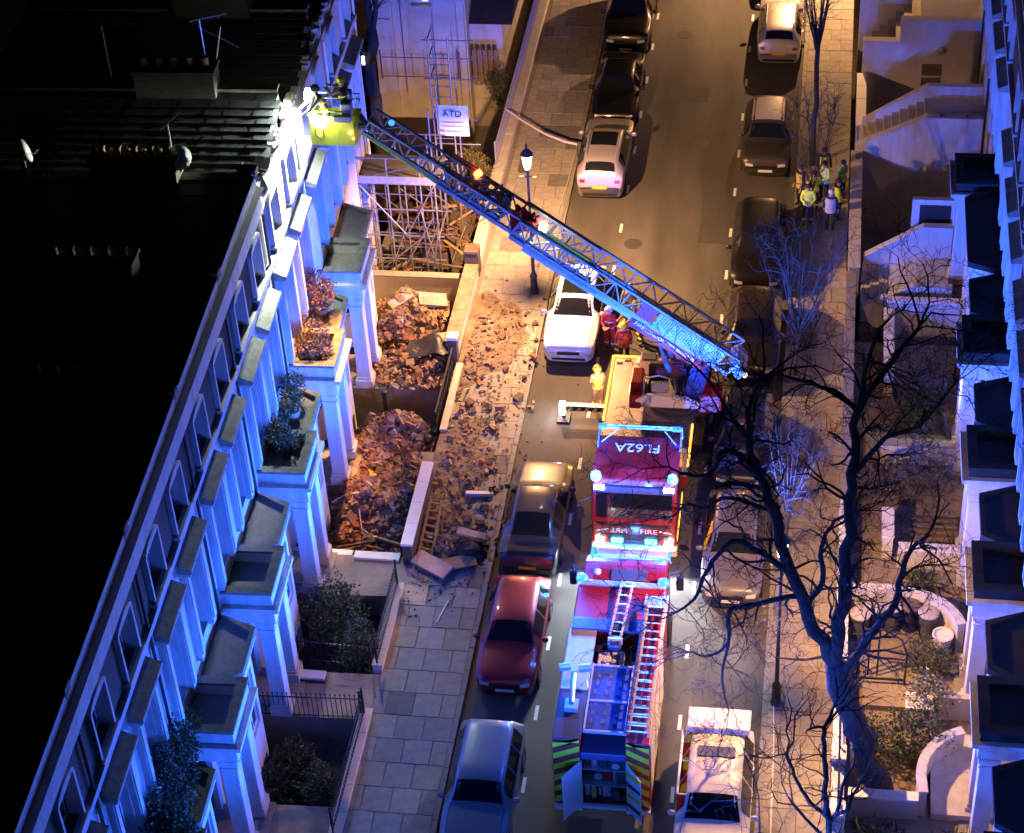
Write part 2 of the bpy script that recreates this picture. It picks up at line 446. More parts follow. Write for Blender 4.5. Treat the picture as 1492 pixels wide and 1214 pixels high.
def house(name, label, side, D, damaged=False, front=True, roof=True, flip=False, basement=-2.5, group=None, plain=False, level=0.0):
    """a stucco fronted terraced house, near party wall at y=0, facing +x (side=1) or -x"""
    first = len(bpy.data.objects)
    h = thing(name, label, 'house', group=group)
    made = []
    def fin(mb, nm, m, par=h, **kw):
        o = mb.build(nm, m, par, **kw); return o
    z_str, z_cor, z_par = 9.0, 10.75, 12.05
    w2 = [(1.2, 9.15, 10.5), (D - 1.35, 9.15, 10.5)]
    w1 = [(1.2, 5.1, 8.0), (D - 1.35, 5.1, 8.0)]
    by0, by1 = 2.45, D - .15                       # bay
    py0, py1 = .5, 2.25                            # portico
    pc = (py0 + py1) / 2; bc = (by0 + by1) / 2
    mb = MB()
    holes = [(y-.52, y+.52, a, b) for y, a, b in w1]
    if front: holes += [(pc-.55, pc+.55, level + .3, level + 3.3), (bc-.75, bc+.75, -1.9, 3.6)]
    else: holes += [(y-.5, y+.5, 1.2, 3.5) for y, a, b in w1]
    wall_holes(mb, -.35, 0, 0, D, basement, z_str, holes)
    fin(mb, 'stucco_wall', STUCCO)
    mb = MB(); wall_holes(mb, -.35, -.015, 0, D, z_str, z_cor, [(y-.595, y+.595, a, b) for y, a, b in w2])
    fin(mb, 'upper_wall', STUCCO if damaged else BRICKM)
    fin(MB().box(0, .14, 0.01, D-.01, z_str-.17, z_str), 'string_course', STUCCO)
    for y, a, b in w2:
        sash(h, y, a, b, 1.0, x=-.26)
        mb = MB()                                   # arched architrave with deep reveals
        for s in (-1, 1): mb.box(-.24, .11, y+s*.5, y+s*.59, a-.02, b+.03)
        arc = [(y-.59, b+.03), (y+.59, b+.03)] + [(y + .59*math.cos(t), b+.03 + .2*math.sin(t)) for t in [math.pi*i/8 for i in range(1, 8)]]
        mb.prism(arc, -.02, .11, 'x')
        mb.box(-.02, .17, y-.66, y+.66, a-.12, a-.02)
        fin(mb, 'window_surround', STUCCO)
    for y, a, b in w1:
        sash(h, y, a, b, 1.04, x=-.26)
        mb = MB()
        for s in (-1, 1):
            mb.box(0, .16, y+s*.54, y+s*.78, a-.1, b+.1); mb.box(.16, .2, y+s*.58, y+s*.74, a+.1, b-.05)
        fin(mb, 'window_surround', STUCCO)
        mb = MB()                                   # hood on brackets with a sloping weathered top
        hy0, hy1 = y-.92, y+.92
        mb.prism([(0, 8.2), (.32, 8.14), (.38, 8.2), (.38, 8.30), (.33, 8.30), (.08, 8.42), (0, 8.45)], hy0, hy1, 'y')
        ho = fin(mb, 'window_hood', mat('weathered_stone', (.25, .26, .22), .9, noise=.3, nscale=5, bump=.3))
        mb = MB()
        for s in (-1, 1): mb.prism([(0, 7.75), (.1, 7.78), (.28, 8.1), (0, 8.12)], y+s*.66-.09, y+s*.66+.09, 'y')
        mb.box(.0, .33, hy0+.03, hy1-.03, 8.06, 8.14)
        mb.build('hood_bracket', STUCCO, ho)
    if not damaged:
        mb = MB()
        mb.prism([(-.3, z_cor), (.06, z_cor), (.08, z_cor+.6), (.12, z_cor+.68), (.18, z_cor+.74), (.19, z_cor+.82), (-.3, z_cor+.84)], 0.005, D-.005, 'y')
        fin(mb, 'cornice', STUCCO)
        fin(MB().box(-.3, 0, .03, D-.03, z_cor+.84, z_par-.08), 'parapet', STUCCO)
        fin(MB().box(-.34, .05, .02, D-.02, z_par-.08, z_par), 'coping', STUCCO)
        fin(MB().box(-.4, .07, D-.16, D+.16, z_par-.1, z_par+.14), 'party_cap', MOSS)
    else:
        r2 = random.Random(3 + int(D*10) + (0 if front else 4))   # broken wall head, ragged courses left standing
        mb = MB(); y = 0; hh = .3
        while y < D - .02:
            st = min(r2.choice((.10, .14, .22, .3, .46)), D - y)
            hh = min(.62, max(-.02, hh + r2.choice((-.22, -.15, -.07, 0, 0, .07, .15, .2))))
            if hh > .02:
                mb.box(-.34 + r2.uniform(0, .08), -.03 + r2.uniform(-.12, .0), y, y+st, z_cor, z_cor + hh)
                if r2.random() < .3: mb.obox((-.2, y+st/2, z_cor+hh+.05), (.22, .2, .09), (r2.uniform(-.3,.3), r2.uniform(-.3,.3), r2.uniform(0,3)))
            y += st
        bwh = fin(mb, 'broken_wall_head', mat('broken_masonry', (.42, .39, .33), .95, noise=.35, nscale=7, bump=.6)); stuff(bwh)
    fin(MB().tube([(.07, D-.06, basement+.2), (.07, D-.06, z_cor-.05)], .045, 7), 'downpipe', BLACKP if not damaged else WHITEP)
    if front:
        # canted bay, two storeys of windows under a lead flat
        P = [(0, by0), (.92, by0+.55), (.92, by1-.55), (0, by1)]
        mb = MB()
        segs = list(zip(P[:-1], P[1:]))
        for (xa, ya), (xb, yb) in segs:
            d = Vector((xb-xa, yb-ya, 0)); L = d.length; d.normalize()
            nrm = Vector((d.y, -d.x, 0))
            M3 = Matrix(((nrm.x, d.x, 0, xa), (nrm.y, d.y, 0, ya), (0, 0, 1, 0), (0, 0, 0, 1)))
            if M3.determinant() < 0: pass
            ww = min(L - .34, 1.05)
            sub = MB(); wall_holes(sub, -.2, 0, 0.0, L, basement, 4.25, [(L/2-ww/2, L/2+ww/2, 1.5, 3.6), (L/2-ww/2, L/2+ww/2, -1.6, .2)])
            sub.xf(M3); mb.add(sub.v, sub.f)
            sash(h, L/2, 1.5, 3.6, ww, x=-.08, m=M3, nm='bay_window')
            sash(h, L/2, -1.6, .2, ww, x=-.08, m=M3, nm='bay_window')
        fin(mb, 'bay', STUCCO)
        def ring(e): return [(0, by0-e*1.6), (.92+e*.8, by0+.55-e), (.92+e*.8, by1-.55+e), (0, by1+e*1.6 if by1+e*1.6 < D-.01 else D-.01)]
        mb = MB(); mb.prism(ring(.06), 3.95, 4.1); mb.prism(ring(.2), 4.25, 4.42)
        fin(mb, 'bay_cornice', STUCCO)
        mb = MB(); mb.prism(ring(.17), 4.42, 4.46)
        rf = fin(mb, 'bay_roof', LEAD if side > 0 else UNLITBLK)
        mb = MB(); ro = ring(.24); ri = ring(.08)   # upstand round the flat
        for i in range(3):
            a, b, c, d = ro[i], ro[i+1], ri[i+1], ri[i]
            mb.prism([a, b, c, d], 4.40, 4.60)
        mb.build('upstand', MOSS if side > 0 else UNLITBLK, rf)
        # portico
        px = 1.3
        mb = MB()
        mb.box(0, px+.06, py0, py1, 3.75, 4.22); mb.box(0, px+.16, py0-.1, py1+.1, 4.22, 4.32); mb.box(0, px+.24, py0-.18, py1+.18, 4.32, 4.44)
        fin(mb, 'entablature', STUCCO)
        pr = fin(MB().box(0, px+.02, py0+.05, py1-.05, 4.44, 4.5), 'portico_roof', LEAD if side > 0 else UNLITBLK)
        hgt = 4.84 if side > 0 else 4.72
        mb = MB()
        mb.box(px-.16, px+.06, py0-.02, py1+.02, 4.44, hgt); mb.box(0, px-.16, py0-.02, py0+.18, 4.44, hgt); mb.box(0, px-.16, py1-.18, py1+.02, 4.44, hgt)
        mb.build('balcony_parapet', STUCCO if side > 0 else UNLITBLK, pr)  # right side: stucco parapet coloured black to read as unlit
        mb = MB()
        mb.box(px-.18, px+.10, py0-.06, py1+.06, hgt, hgt+.08); mb.box(0, px-.18, py0-.06, py0+.20, hgt, hgt+.08); mb.box(0, px-.18, py1-.20, py1+.06, hgt, hgt+.08)
        mb.build('parapet_coping', MOSS if side > 0 else UNLITBLK, pr)
        for yy in (py0 + .24, py1 - .24):
            mb = MB(); b0 = level + .15; t0 = level + 3.75
            for (w, za, zb) in ((.29, b0, b0+.32), (.245, b0+.32, b0+.42), (.215, b0+.42, t0-.34), (.24, t0-.34, t0-.27), (.215, t0-.27, t0-.16), (.26, t0-.16, t0-.0)):
                mb.box(px-.24-w, px-.24+w, yy-w, yy+w, za, zb)
            fin(mb, 'column', STUCCO, bevel=.012)
            mb = MB(); mb.box(0, .16, yy-.2, yy+.2, b0, t0)
            fin(mb, 'pilaster', STUCCO)
        dr = fin(MB().box(-.2, -.14, pc-.5, pc+.5, level+.3, level+2.5), 'door', DOORM)
        mb = MB()
        for zz in (.5, 1.45):
            for s in (-1, 1): mb.box(-.14, -.12, pc+s*.24-.17, pc+s*.24+.17, level+zz, level+zz+.8)
        mb.build('door_panel', DOORM, dr)
        MB().lathe((-.1, pc+.4, level+1.35), [(.01, -.03), (.035, 0), (.01, .03)], 8).build('handle', ALU, dr)
        fin(MB().box(-.19, -.16, pc-.5, pc+.5, level+2.58, level+3.2), 'fanlight', GLASS)
        if level < .5:
            pth = fin(MB().box(0, 3.98, py0+.02, py1-.02, -2.5, .11), 'entrance_path', mat('path_render', (.27, .225, .17), .9, noise=.2, nscale=2.5, bump=.3))
            MB().box(0, px+.2, py0-.02, py1+.02, .11, .16).build('step', CONC, pth)
            MB().box(0, .9, py0+.25, py1-.25, .16, .3).build('step', CONC, pth)
        else:
            pth = fin(MB().box(0, px+.1, py0, py1, -2.6, level+.15), 'porch_floor', STUCCO)
    if roof:
        mb = MB().box(-9.0, -.36, .16, D-.16, 9.0, 9.05)
        rs = MB(); rs.add([(-9, .16, 10.5), (-.36, .16, 10.5), (-.36, D-.16, 11.75), (-9, D-.16, 11.75), (-9, .16, 9.0), (-.36, .16, 9.0), (-.36, D-.16, 9.0), (-9, D-.16, 9.0)],
               [(0,1,2,3), (4,7,6,5), (0,4,5,1), (1,5,6,2), (2,6,7,3), (3,7,4,0)])
        ro = fin(rs, 'roof', SLATE)
        ang = math.atan2(1.25, D-.32)
        n = 15 if damaged else 10
        cm = MB(); r2 = random.Random(5)
        L = (D-.32)/n/math.cos(ang)
        x = -8.98
        while x < -.4:
            wd = .30
            dz = r2.uniform(0, .012)
            cm.add([(x, 0, .045+dz), (x+wd-.008, 0, .045+dz), (x+wd-.008, L+.04, .02), (x, L+.04, .02), (x, 0, .0), (x+wd-.008, 0, .0)], [(0,1,2,3), (0,4,5,1)])
            x += wd
        cme = mesh_of(cm, 'slate_course', SLATE)
        for i in range(n):
            c = inst(cme, 'slate_course', ro, ((.15 if i % 2 else 0), .16 + i*(D-.32)/n, 10.5 + i*1.25/n), (ang, 0, 0))
        pw = fin(MB().box(-9.0, -.36, D-.16, D+.16, 9.0, 11.8), 'party_wall', BRICKM)
        MB().box(-9.0, -.3, D-.2, D+.2, 11.8, 11.9).build('wall_coping', MOSS, pw)
        st = fin(MB().box(-4.5, -2.1, D-.45, D+.3, 9.0, 12.5).box(-4.56, -2.04, D-.5, D+.35, 12.5, 12.62), 'chimney_stack', BRICKM)
        for i in range(5):
            MB().lathe((-4.2 + i*.46, D-.08, 12.62), [(.13, 0), (.11, .08), (.10, .24), (.13, .26), (.13, .30), (.09, .30), (.09, .2)], 10).build('chimney_pot', mat('terracotta_pot', (.30, .17, .10), .85, noise=.25), st)
    fin(MB().box(-9.4, -9.0, 0, D, -3, 11.8), 'rear_wall', BRICKM)
    # transform: mirror for the opposite terrace, flip for a handed plan
    if side < 0 or flip:
        sx = -1 if side < 0 else 1
        new = [o for o in h.children_recursive]
        seen = set()
        for o in new:
            if o.data is None or o.data.name in seen: 
                if o.location.length: o.location = (o.location.x*sx, (D - o.location.y) if flip and o.parent == h else o.location.y, o.location.z)
                continue
            seen.add(o.data.name)
            for v in o.data.vertices:
                v.co.x *= sx
                if flip: v.co.y = D - v.co.y
            if o.location.length: o.location = (o.location.x*sx, o.location.y, o.location.z)
            if (sx < 0) != flip: o.data.flip_normals()
    return h

DL = 4.85
TH = 0.033
def place_left(h, k):
    y = -0.3 - DL*k
    h.location = (-6.5 - TH*y, y, 0); h.rotation_euler = (0, 0, math.atan(TH))
LG = 'white stuccoed terraced houses on the left side of the street'
LL = {6: 'dim blue house nearest the viewer in the left terrace',
      5: 'left terrace house whose balcony is crowded with tall dark shrubs',
      4: 'left terrace house with a bare flat porch roof, beside the dark bush garden',
      3: 'left terrace house with the bare sloping bay roof',
      2: 'left terrace house where the intact parapet begins',
      1: 'floodlit house missing its parapet, with orange lit balcony of potted plants',
      0: 'floodlit terraced house beside the rescue cage with broken wall head and bare porch roof',
      -1: 'last house of the damaged terrace, behind the scaffold, with its front porch gone'}
h2 = house('terraced_house', LL[2], 1, DL, group=LG); 
for k in (3, 4, 5, 6):
    c = copy_tree(h2); c['label'] = LL[k]; place_left(c, k)
place_left(h2, 2)
h1 = house('terraced_house', LL[1], 1, DL, damaged=True, group=LG)
c = copy_tree(h1); c['label'] = LL[0]; place_left(c, 0); place_left(h1, 1)
hm = house('terraced_house', LL[-1], 1, DL, damaged=True, front=False, group=LG); place_left(hm, -1)

RG = 'white stuccoed terraced houses on the right side of the street'
def place_right(h, y): h.location = (14.95, y, 0)
RL = {0: ('right terrace house at the near end, below the curved white stair wall', -17.85),
      1: ('right terrace house beside the row of bins, with a blue lit porch column', -12.95),
      2: ('right terrace house whose blue porch column is streaked by branch shadows', -8.15),
      3: ('right terrace house with the glowing cream doorway under its porch', -2.95)}
hr = house('terraced_house', RL[0][0], -1, 4.9, roof=False, group=RG)
for i in (1, 2, 3):
    c = copy_tree(hr); c['label'] = RL[i][0]; place_right(c, RL[i][1])
place_right(hr, RL[0][1])
c = copy_tree(hr); c['label'] = 'right terrace house only just entering the bottom corner of the view'; place_right(c, -22.75)
hr4 = house('terraced_house', 'right terrace house with a person standing in its raised porch', -1, 6.9, roof=False, flip=True, level=.75, group=RG); place_right(hr4, 1.95)
hq = house('terraced_house', 'plain fronted right terrace house above the blue lit stair wall', -1, 4.9, roof=False, front=False, group=RG)
for i, l in enumerate(('plain fronted right terrace house beside the courtyard with the round wall lamp', 'plain fronted right terrace house behind the stepped white wall', 'farthest plain fronted house of the right terrace')):
    c = copy_tree(hq); c['label'] = l; place_right(c, 13.75 + 4.9*i)
place_right(hq, 8.85)

# ------------------------------------------------------------------ cars
def hermite(xs, ys, x):
    xs = np.array(xs, float); ys = np.array(ys, float)
    d = np.diff(ys) / np.diff(xs); m = np.zeros(len(xs))
    m[0] = d[0]; m[-1] = d[-1]
    for i in range(1, len(xs)-1):
        m[i] = 0 if d[i-1]*d[i] <= 0 else 2*d[i-1]*d[i]/(d[i-1]+d[i])
    i = np.clip(np.searchsorted(xs, x) - 1, 0, len(xs)-2); h = xs[i+1]-xs[i]; t = (x-xs[i])/h
    return (2*t**3-3*t**2+1)*ys[i] + (t**3-2*t**2+t)*h*m[i] + (-2*t**3+3*t**2)*ys[i+1] + (t**3-t**2)*h*m[i+1]

KIND = {
 # s, ztop, wtop, zbelt, wbelt
 'hatch': [(0,.40,.62,.36,.70),(.012,.52,.72,.45,.84),(.05,.585,.80,.52,.94),(.15,.64,.83,.58,.985),(.265,.69,.84,.62,1),(.30,.735,.80,.63,1),(.43,.965,.66,.64,1),(.55,1,.66,.65,1),(.78,.975,.645,.67,.99),(.87,.92,.62,.68,.97),(.955,.72,.68,.66,.93),(.985,.55,.74,.50,.88),(1,.42,.66,.36,.78)],
 'suv': [(0,.42,.66,.36,.74),(.012,.54,.76,.46,.87),(.05,.615,.83,.55,.95),(.14,.655,.85,.60,.99),(.25,.69,.86,.62,1),(.285,.73,.80,.63,1),(.40,.965,.68,.64,1),(.52,1,.68,.65,1),(.82,.985,.67,.67,.99),(.90,.945,.64,.68,.97),(.965,.74,.70,.66,.94),(.985,.58,.76,.52,.90),(1,.42,.68,.36,.80)],
 'saloon': [(0,.40,.60,.36,.68),(.012,.50,.72,.45,.84),(.05,.56,.80,.51,.94),(.15,.63,.83,.58,.985),(.27,.69,.84,.63,1),(.30,.72,.80,.64,1),(.42,.96,.64,.65,1),(.52,1,.64,.66,1),(.66,.985,.63,.67,.99),(.83,.77,.70,.68,.97),(.86,.745,.78,.68,.97),(.965,.71,.78,.66,.93),(.988,.56,.74,.50,.88),(1,.42,.66,.36,.78)],
 'van': [(0,.30,.66,.26,.76),(.01,.42,.78,.36,.90),(.04,.50,.84,.45,.96),(.12,.545,.86,.50,.99),(.17,.60,.84,.52,1),(.29,.93,.74,.56,1),(.36,.985,.74,.58,1),(.55,1,.75,.60,1),(.93,.995,.75,.62,1),(.985,.96,.74,.62,.99),(1,.90,.72,.60,.97)],
}
def bvh_of(me):
    return BVHTree.FromPolygons([v.co.copy() for v in me.vertices], [tuple(p.vertices) for p in me.polygons])

def car(name, label, paint, x, y, rz, L=4.35, Wd=1.8, H=1.47, kind='hatch', front_plate=True, group='cars parked along the kerbs', roofmat=None,
        sunroof=False, rails=False, lit=None, cat='car'):
    t = thing(name, label, cat, (0,0,0), 0, group)
    K = KIND[kind]; ss = [k[0] for k in K]; col = lambda j: [k[j] for k in K]
    hw = Wd/2
    st = sorted(set(list(np.linspace(0, 1, 44)) + [.003, .008, .02, .035, .965, .98, .99, .996]))
    Q = []
    for s in st:
        zt, wt, zb, wb = (float(hermite(ss, col(j), s)) for j in (1, 2, 3, 4))
        Q.append((s, zt*H, wt*hw, zb*H, wb*hw))
    vs = []; fs = []; rows = []
    for s, zt, wt, zb, wb in Q:
        yy = -L/2 + s*L
        wt = min(wt, wb*.97)
        cr = .05 if zt - zb > .25 else .03
        sec = [(0, zt), (wt*.45, zt-.010), (wt*.82, zt-cr*.55), (wt*.96, zt-cr*1.15)]
        z2 = max(zt-cr*1.9, zb+.02)
        sec += [(wt + (wb-wt)*.10, z2), (wt + (wb-wt)*.45, z2+(zb-z2)*.42), (wt + (wb-wt)*.86, z2+(zb-z2)*.86), (wb*.995, zb-.03), (wb, zb-.12), (wb*.985, .48*H*.8), (wb*.965, .30), (wb*.90, .21), (0, .19)]
        row = []
        for xx, zz in sec: row.append(len(vs)); vs.append((xx, yy, zz))
        left = [row[0]]
        for xx, zz in sec[1:-1]: left.append(len(vs)); vs.append((-xx, yy, zz))
        rows.append(row + left[:0:-1])
    n = len(rows[0])
    for a, b in zip(rows[:-1], rows[1:]):
        for i in range(n): fs.append((a[i], a[(i+1)%n], b[(i+1)%n], b[i]))
    fs.append(tuple(rows[0][::-1])); fs.append(tuple(rows[-1]))
    mb = MB().add(vs, fs)
    body = mb.build('body', paint, t, smooth=True)
    bv = bvh_of(body.data)
    def over(nm, grid, axis, m, off=.007, par=t, thick=0):
        """grid of 2D points projected onto the body along an axis ('top','left','right','front','rear')"""
        D = {'top': Vector((0,0,-1)), 'front': Vector((0,1,0)), 'rear': Vector((0,-1,0)), 'right': Vector((-1,0,0)), 'left': Vector((1,0,0))}[axis]
        vs = []; ok = True
        for row in grid:
            for u, v in row:
                o = {'top': Vector((u, v, 5)), 'front': Vector((u, -6, v)), 'rear': Vector((u, 6, v)), 'right': Vector((4, u, v)), 'left': Vector((-4, u, v))}[axis]
                hit = bv.ray_cast(o, D)
                p = hit[0] if hit[0] is not None else (vs[-1] if vs else Vector((0,0,0)))
                nn = hit[1] if hit[0] is not None else -D
                vs.append(Vector(p) + (nn if nn.dot(-D) > 0 else -nn)*off*.6 - D*off*.6)
        r = len(grid); c = len(grid[0])
        f = [(i*c+j, i*c+j+1, (i+1)*c+j+1, (i+1)*c+j) for i in range(r-1) for j in range(c-1)]
        o = MB().add(vs, f).build(nm, m, par, smooth=True, recalc=False)
        me = o.data
        if me.polygons and sum((p.normal.dot(-D) for p in me.polygons)) < 0: me.flip_normals()
        return o
    P = lambda s: -L/2 + s*L
    Z = lambda s: float(hermite(ss, col(1), s))*H
    WT = lambda s: float(hermite(ss, col(2), s))*hw
    ZB = lambda s: float(hermite(ss, col(3), s))*H
    def topgrid(s0, s1, inset, nn=7):
        g = []
        for i in range(nn):
            s = s0 + (s1-s0)*i/(nn-1); w = WT(s)*inset
            g.append([(w*(j/4-1), P(s)) for j in range(9)])
        return g
    ws = {'hatch': (.305, .425), 'suv': (.288, .395), 'saloon': (.305, .415), 'van': (.172, .285)}[kind]
    rw = {'hatch': (.875, .945), 'suv': (.902, .957), 'saloon': (.675, .825), 'van': None}[kind]
    over('windscreen', topgrid(ws[0], ws[1], .93), 'top', CARGLASS)
    if rw: over('rear_window', topgrid(rw[0], rw[1], .90), 'top', CARGLASS)
    if sunroof: over('sunroof', topgrid(.47, .68, .78), 'top', CARGLASS)
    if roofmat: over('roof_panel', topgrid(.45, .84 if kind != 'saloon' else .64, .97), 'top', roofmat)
    wins = {'hatch': [(.37,.55),(.565,.73),(.745,.83)], 'suv': [(.345,.53),(.545,.71),(.725,.86)], 'saloon': [(.37,.53),(.545,.68),(.69,.745)], 'van': [(.24,.36)]}[kind]
    for sd in ('right', 'left'):
        for s0, s1 in wins:
            g = []
            for i in range(6):
                s = s0 + (s1-s0)*i/5
                top = Z(s)-.11; bot = ZB(s)+.035
                if s < wins[0][0]+.06: top = min(top, bot + (Z(s)-.11-bot))
                g.append([(P(s), bot + (top-bot)*j/3) for j in range(4)])
            over('side_window', g, sd, CARGLASS)
        sg = 1 if sd == 'right' else -1
        # handles and a mirror
        m2 = MB()
        for s in (.53, .70) if kind != 'van' else (.34,):
            m2.obox((sg*(hw*.995), P(s), ZB(s)-.09), (.03, .16, .03))
        m2.build('door_handle', paint, t)
        ms = ws[0] + .045
        m2 = MB(); m2.lathe((0,0,0), [(.03,-.10),(.085,-.07),(.10,0),(.085,.07),(.03,.10)], 8)
        m2.xf(Matrix.Translation((sg*(hw+.09), P(ms), ZB(ms)+.09)) @ Matrix.Rotation(R(90), 4, 'Y') @ Matrix.Scale(.62, 4, (0,1,0)))
        m2.build('door_mirror', paint, t, smooth=True)
        for s in (.185, .80) if kind != 'van' else (.16, .80):
            yy = P(s); rr = .315 if kind != 'suv' else .345
            g = []
            for i in range(4):
                r0 = (rr+.06)*(i+.001)/3
                g.append([(yy + r0*math.cos(2*math.pi*j/18), max(.215, rr + r0*math.sin(2*math.pi*j/18))) for j in range(19)])
            over('wheel_arch', g, sd, TYRE, off=.006)
            wmb = MB().lathe((0,0,0), [(rr*.62, -.10), (rr*.96, -.10), (rr, -.07), (rr, .07), (rr*.96, .10), (rr*.64, .105), (rr*.60, .07)], 20)
            wmb.xf(Matrix.Translation((sg*(hw-.095), yy, rr)) @ Matrix.Rotation(R(90*sg), 4, 'Y'))
            wh = wmb.build('wheel', TYRE, t, smooth=False)
            rm = MB()
            rm.lathe((0,0,0), [(rr*.6, .03), (rr*.63, .085), (rr*.57, .09), (rr*.54, .06), (.05, .05)], 20)
            for a in range(5):
                an = 2*math.pi*a/5
                rm.beam((0,0,.075), (rr*.58*math.cos(an), rr*.58*math.sin(an), .085), .07, .03)
            rm.xf(Matrix.Translation((sg*(hw-.095), yy, rr)) @ Matrix.Rotation(R(90*sg), 4, 'Y'))
            rm.build('rim', RIM, wh)
    def rect(x0, x1, z0, z1, nx=5, nz=3): return [[(x0+(x1-x0)*j/(nx-1), z0+(z1-z0)*i/(nz-1)) for j in range(nx)] for i in range(nz)]
    zf = H*.40; hv = kind == 'van'
    if hv: zf = H*.33
    for sg in (1, -1):
        hl = [[(sg*hw*(.50+.30*j/4), zf-.02+.055*i+.03*j/4) for j in range(5)] for i in range(3)]
        over('headlight', hl, 'front', lit or mat('headlight_lens', (.55, .57, .6), .08, spec=1.0), off=.012)
        zr = H*(.50 if kind in ('hatch', 'suv') else .44)
        over('tail_light', [[(sg*hw*(.60+.22*j/3), zr+.06*i) for j in range(4)] for i in range(3)] if not hv else rect(sg*hw*.8, sg*hw*.9, .9, 1.25), 'rear', REDLAMP, off=.012)
    over('grille', rect(-hw*.42, hw*.42, zf-.09, zf+.03, 7), 'front', mat('grille_black', (.015, .015, .016), .35), off=.01)
    over('bumper_intake', rect(-hw*.62, hw*.62, .27, .36, 7), 'front', TYRE, off=.01)
    over('number_plate', rect(-.26, .26, .38, .49), 'front', PLW, off=.025)
    over('number_plate', rect(-.26, .26, H*.36, H*.36+.11), 'rear', PLY, off=.025)
    over('rear_bumper', rect(-hw*.7, hw*.7, .25, .36, 7), 'rear', TYRE, off=.01)
    # panel gaps of bonnet and tailgate
    if kind != 'van':
        s0, s1 = .06, ws[0]-.015
        for sg in (1, -1):
            over('bonnet_gap', [[(sg*WT(s)*.93-.006, P(s)), (sg*WT(s)*.93+.006, P(s))] for s in np.linspace(s0, s1, 8)], 'top', TYRE, off=.005)
    if rails:
        mbx = MB()
        for sg in (1, -1):
            mbx.tube([(sg*WT(s)*.9, P(s), Z(s)-.015 + (.05 if .45 < s < .83 else 0)) for s in (.44, .47, .6, .7, .82, .85)], .018, 6)
        mbx.build('roof_rail', ALU, t)
    t.location = (x, y, 0); t.rotation_euler = (0, 0, rz)
    return t

def paint(nm, c, metal=.35, rough=.38):
    return mat('car_paint_' + nm, c, rough, metal=metal, coat=.8)
FL = math.pi
car('parked_car', 'blue grey parked hatchback nearest the bottom, on the left kerb', paint('blue_grey', (.19, .23, .27)), 1.12, -16.75, 0, 4.2, 1.8, 1.5, 'suv')
car('parked_car', 'dark red parked car lit blue along its side, beside the near fire engine', paint('dark_red', (.28, .015, .03)), 1.15, -11.0, 0, 4.15, 1.76, 1.47, 'hatch')
car('parked_car', 'dark grey saloon seen from behind with an orange lit rear plate, left of the cab', paint('gunmetal', (.045, .044, .042), .2), 1.15, -5.95, FL, 4.7, 1.82, 1.44, 'saloon')
car('parked_car', 'white car facing the viewer beside the rubble and the firefighters', paint('white', (.74, .72, .68), 0, .4), 1.13, 4.4, 0, 4.7, 1.8, 1.44, 'hatch', sunroof=True)
car('parked_car', 'silver estate car with dark glass roof parked beyond the left street lamp', paint('silver_pink', (.42, .38, .36)), 1.12, 14.2, FL, 4.5, 1.82, 1.56, 'suv', rails=True, sunroof=True)
car('parked_car', 'black car facing the viewer parked behind the silver estate on the left', paint('black', (.010, .010, .012)), 1.12, 19.1, 0, 4.5, 1.82, 1.45, 'saloon')
car('parked_car', 'large black vehicle at the top of the left row', paint('black2', (.009, .009, .010)), 1.05, 24.9, 0, 4.9, 1.94, 1.85, 'suv')
car('parked_car', 'black car with a chrome edged windscreen, behind the thin blue lit tree', paint('black3', (.012, .012, .013)), 7.12, 8.55, 0, 4.6, 1.85, 1.55, 'suv')
car('parked_car', 'dark brown car in shadow behind the turntable, second below the police group', paint('brown_black', (.03, .023, .02)), 7.2, 3.55, 0, 4.3, 1.8, 1.5, 'hatch')
car('parked_car', 'dark blue car hidden under the big bare crown, right of the turntable', paint('navy', (.02, .024, .045)), 7.15, -1.9, 0, 4.3, 1.8, 1.45, 'hatch')
car('parked_car', 'silver grey car seen through the bare branches, right of the near fire engine', paint('silver', (.17, .155, .145)), 7.15, -6.85, 0, 4.4, 1.8, 1.47, 'hatch')
car('parked_car', 'dark bronze car with a lamplit roof facing the viewer beside the police group', paint('bronze', (.075, .066, .058)), 7.1, 15.75, 0, 4.1, 1.82, 1.55, 'suv', roofmat=paint('lamplit_roof', (.62, .58, .52), 0, .4))  # paler roof panel: the lamp's reflection is put into its paint colour
car('parked_car', 'silver estate car seen from behind at the top of the right row', paint('silver2', (.50, .47, .43)), 7.25, 24.35, FL, 4.6, 1.8, 1.5, 'suv', rails=True)
car('parked_car', 'black car cut off by the top edge of the view in the right row', paint('black4', (.012, .011, .012)), 7.1, 29.4, 0, 4.4, 1.8, 1.5, 'hatch')
van = car('parked_van', 'white van with a raised tail end roof parked at the bottom of the right row', paint('van_white', (.72, .71, .67), 0, .4), 7.2, -16.9, 0, 4.7, 1.92, 1.9, 'suv', cat='van', roofmat=paint('roof_cream', (.66, .60, .50), 0, .45), group='cars parked along the kerbs')
van.location = (0, 0, 0)
MB().prism([(1.45, 1.88), (2.1, 1.84), (2.3, 1.9), (2.26, 1.99), (1.55, 2.0)], -.82, .82, 'x').build('roof_box', paint('van_white', (.7,.7,.7)), van, bevel=.03)
MB().box(-.48, .48, .65, 1.0, 1.88, 1.925).build('roof_hatch', DGREY, van, bevel=.01)
MB().tube([(-.92, -.5, 1.72), (-.92, 1.6, 1.76)], .035, 8).tube([(-.92, -.5, 1.72), (-.70, -.5, 1.70)], .02).tube([(-.92, 1.6, 1.76), (-.65, 1.6, 1.74)], .02).tube([(-.92, .6, 1.74), (-.65, .6, 1.72)], .02).build('awning_rail', WHITEP, van)
van.location = (7.2, -16.9, 0)

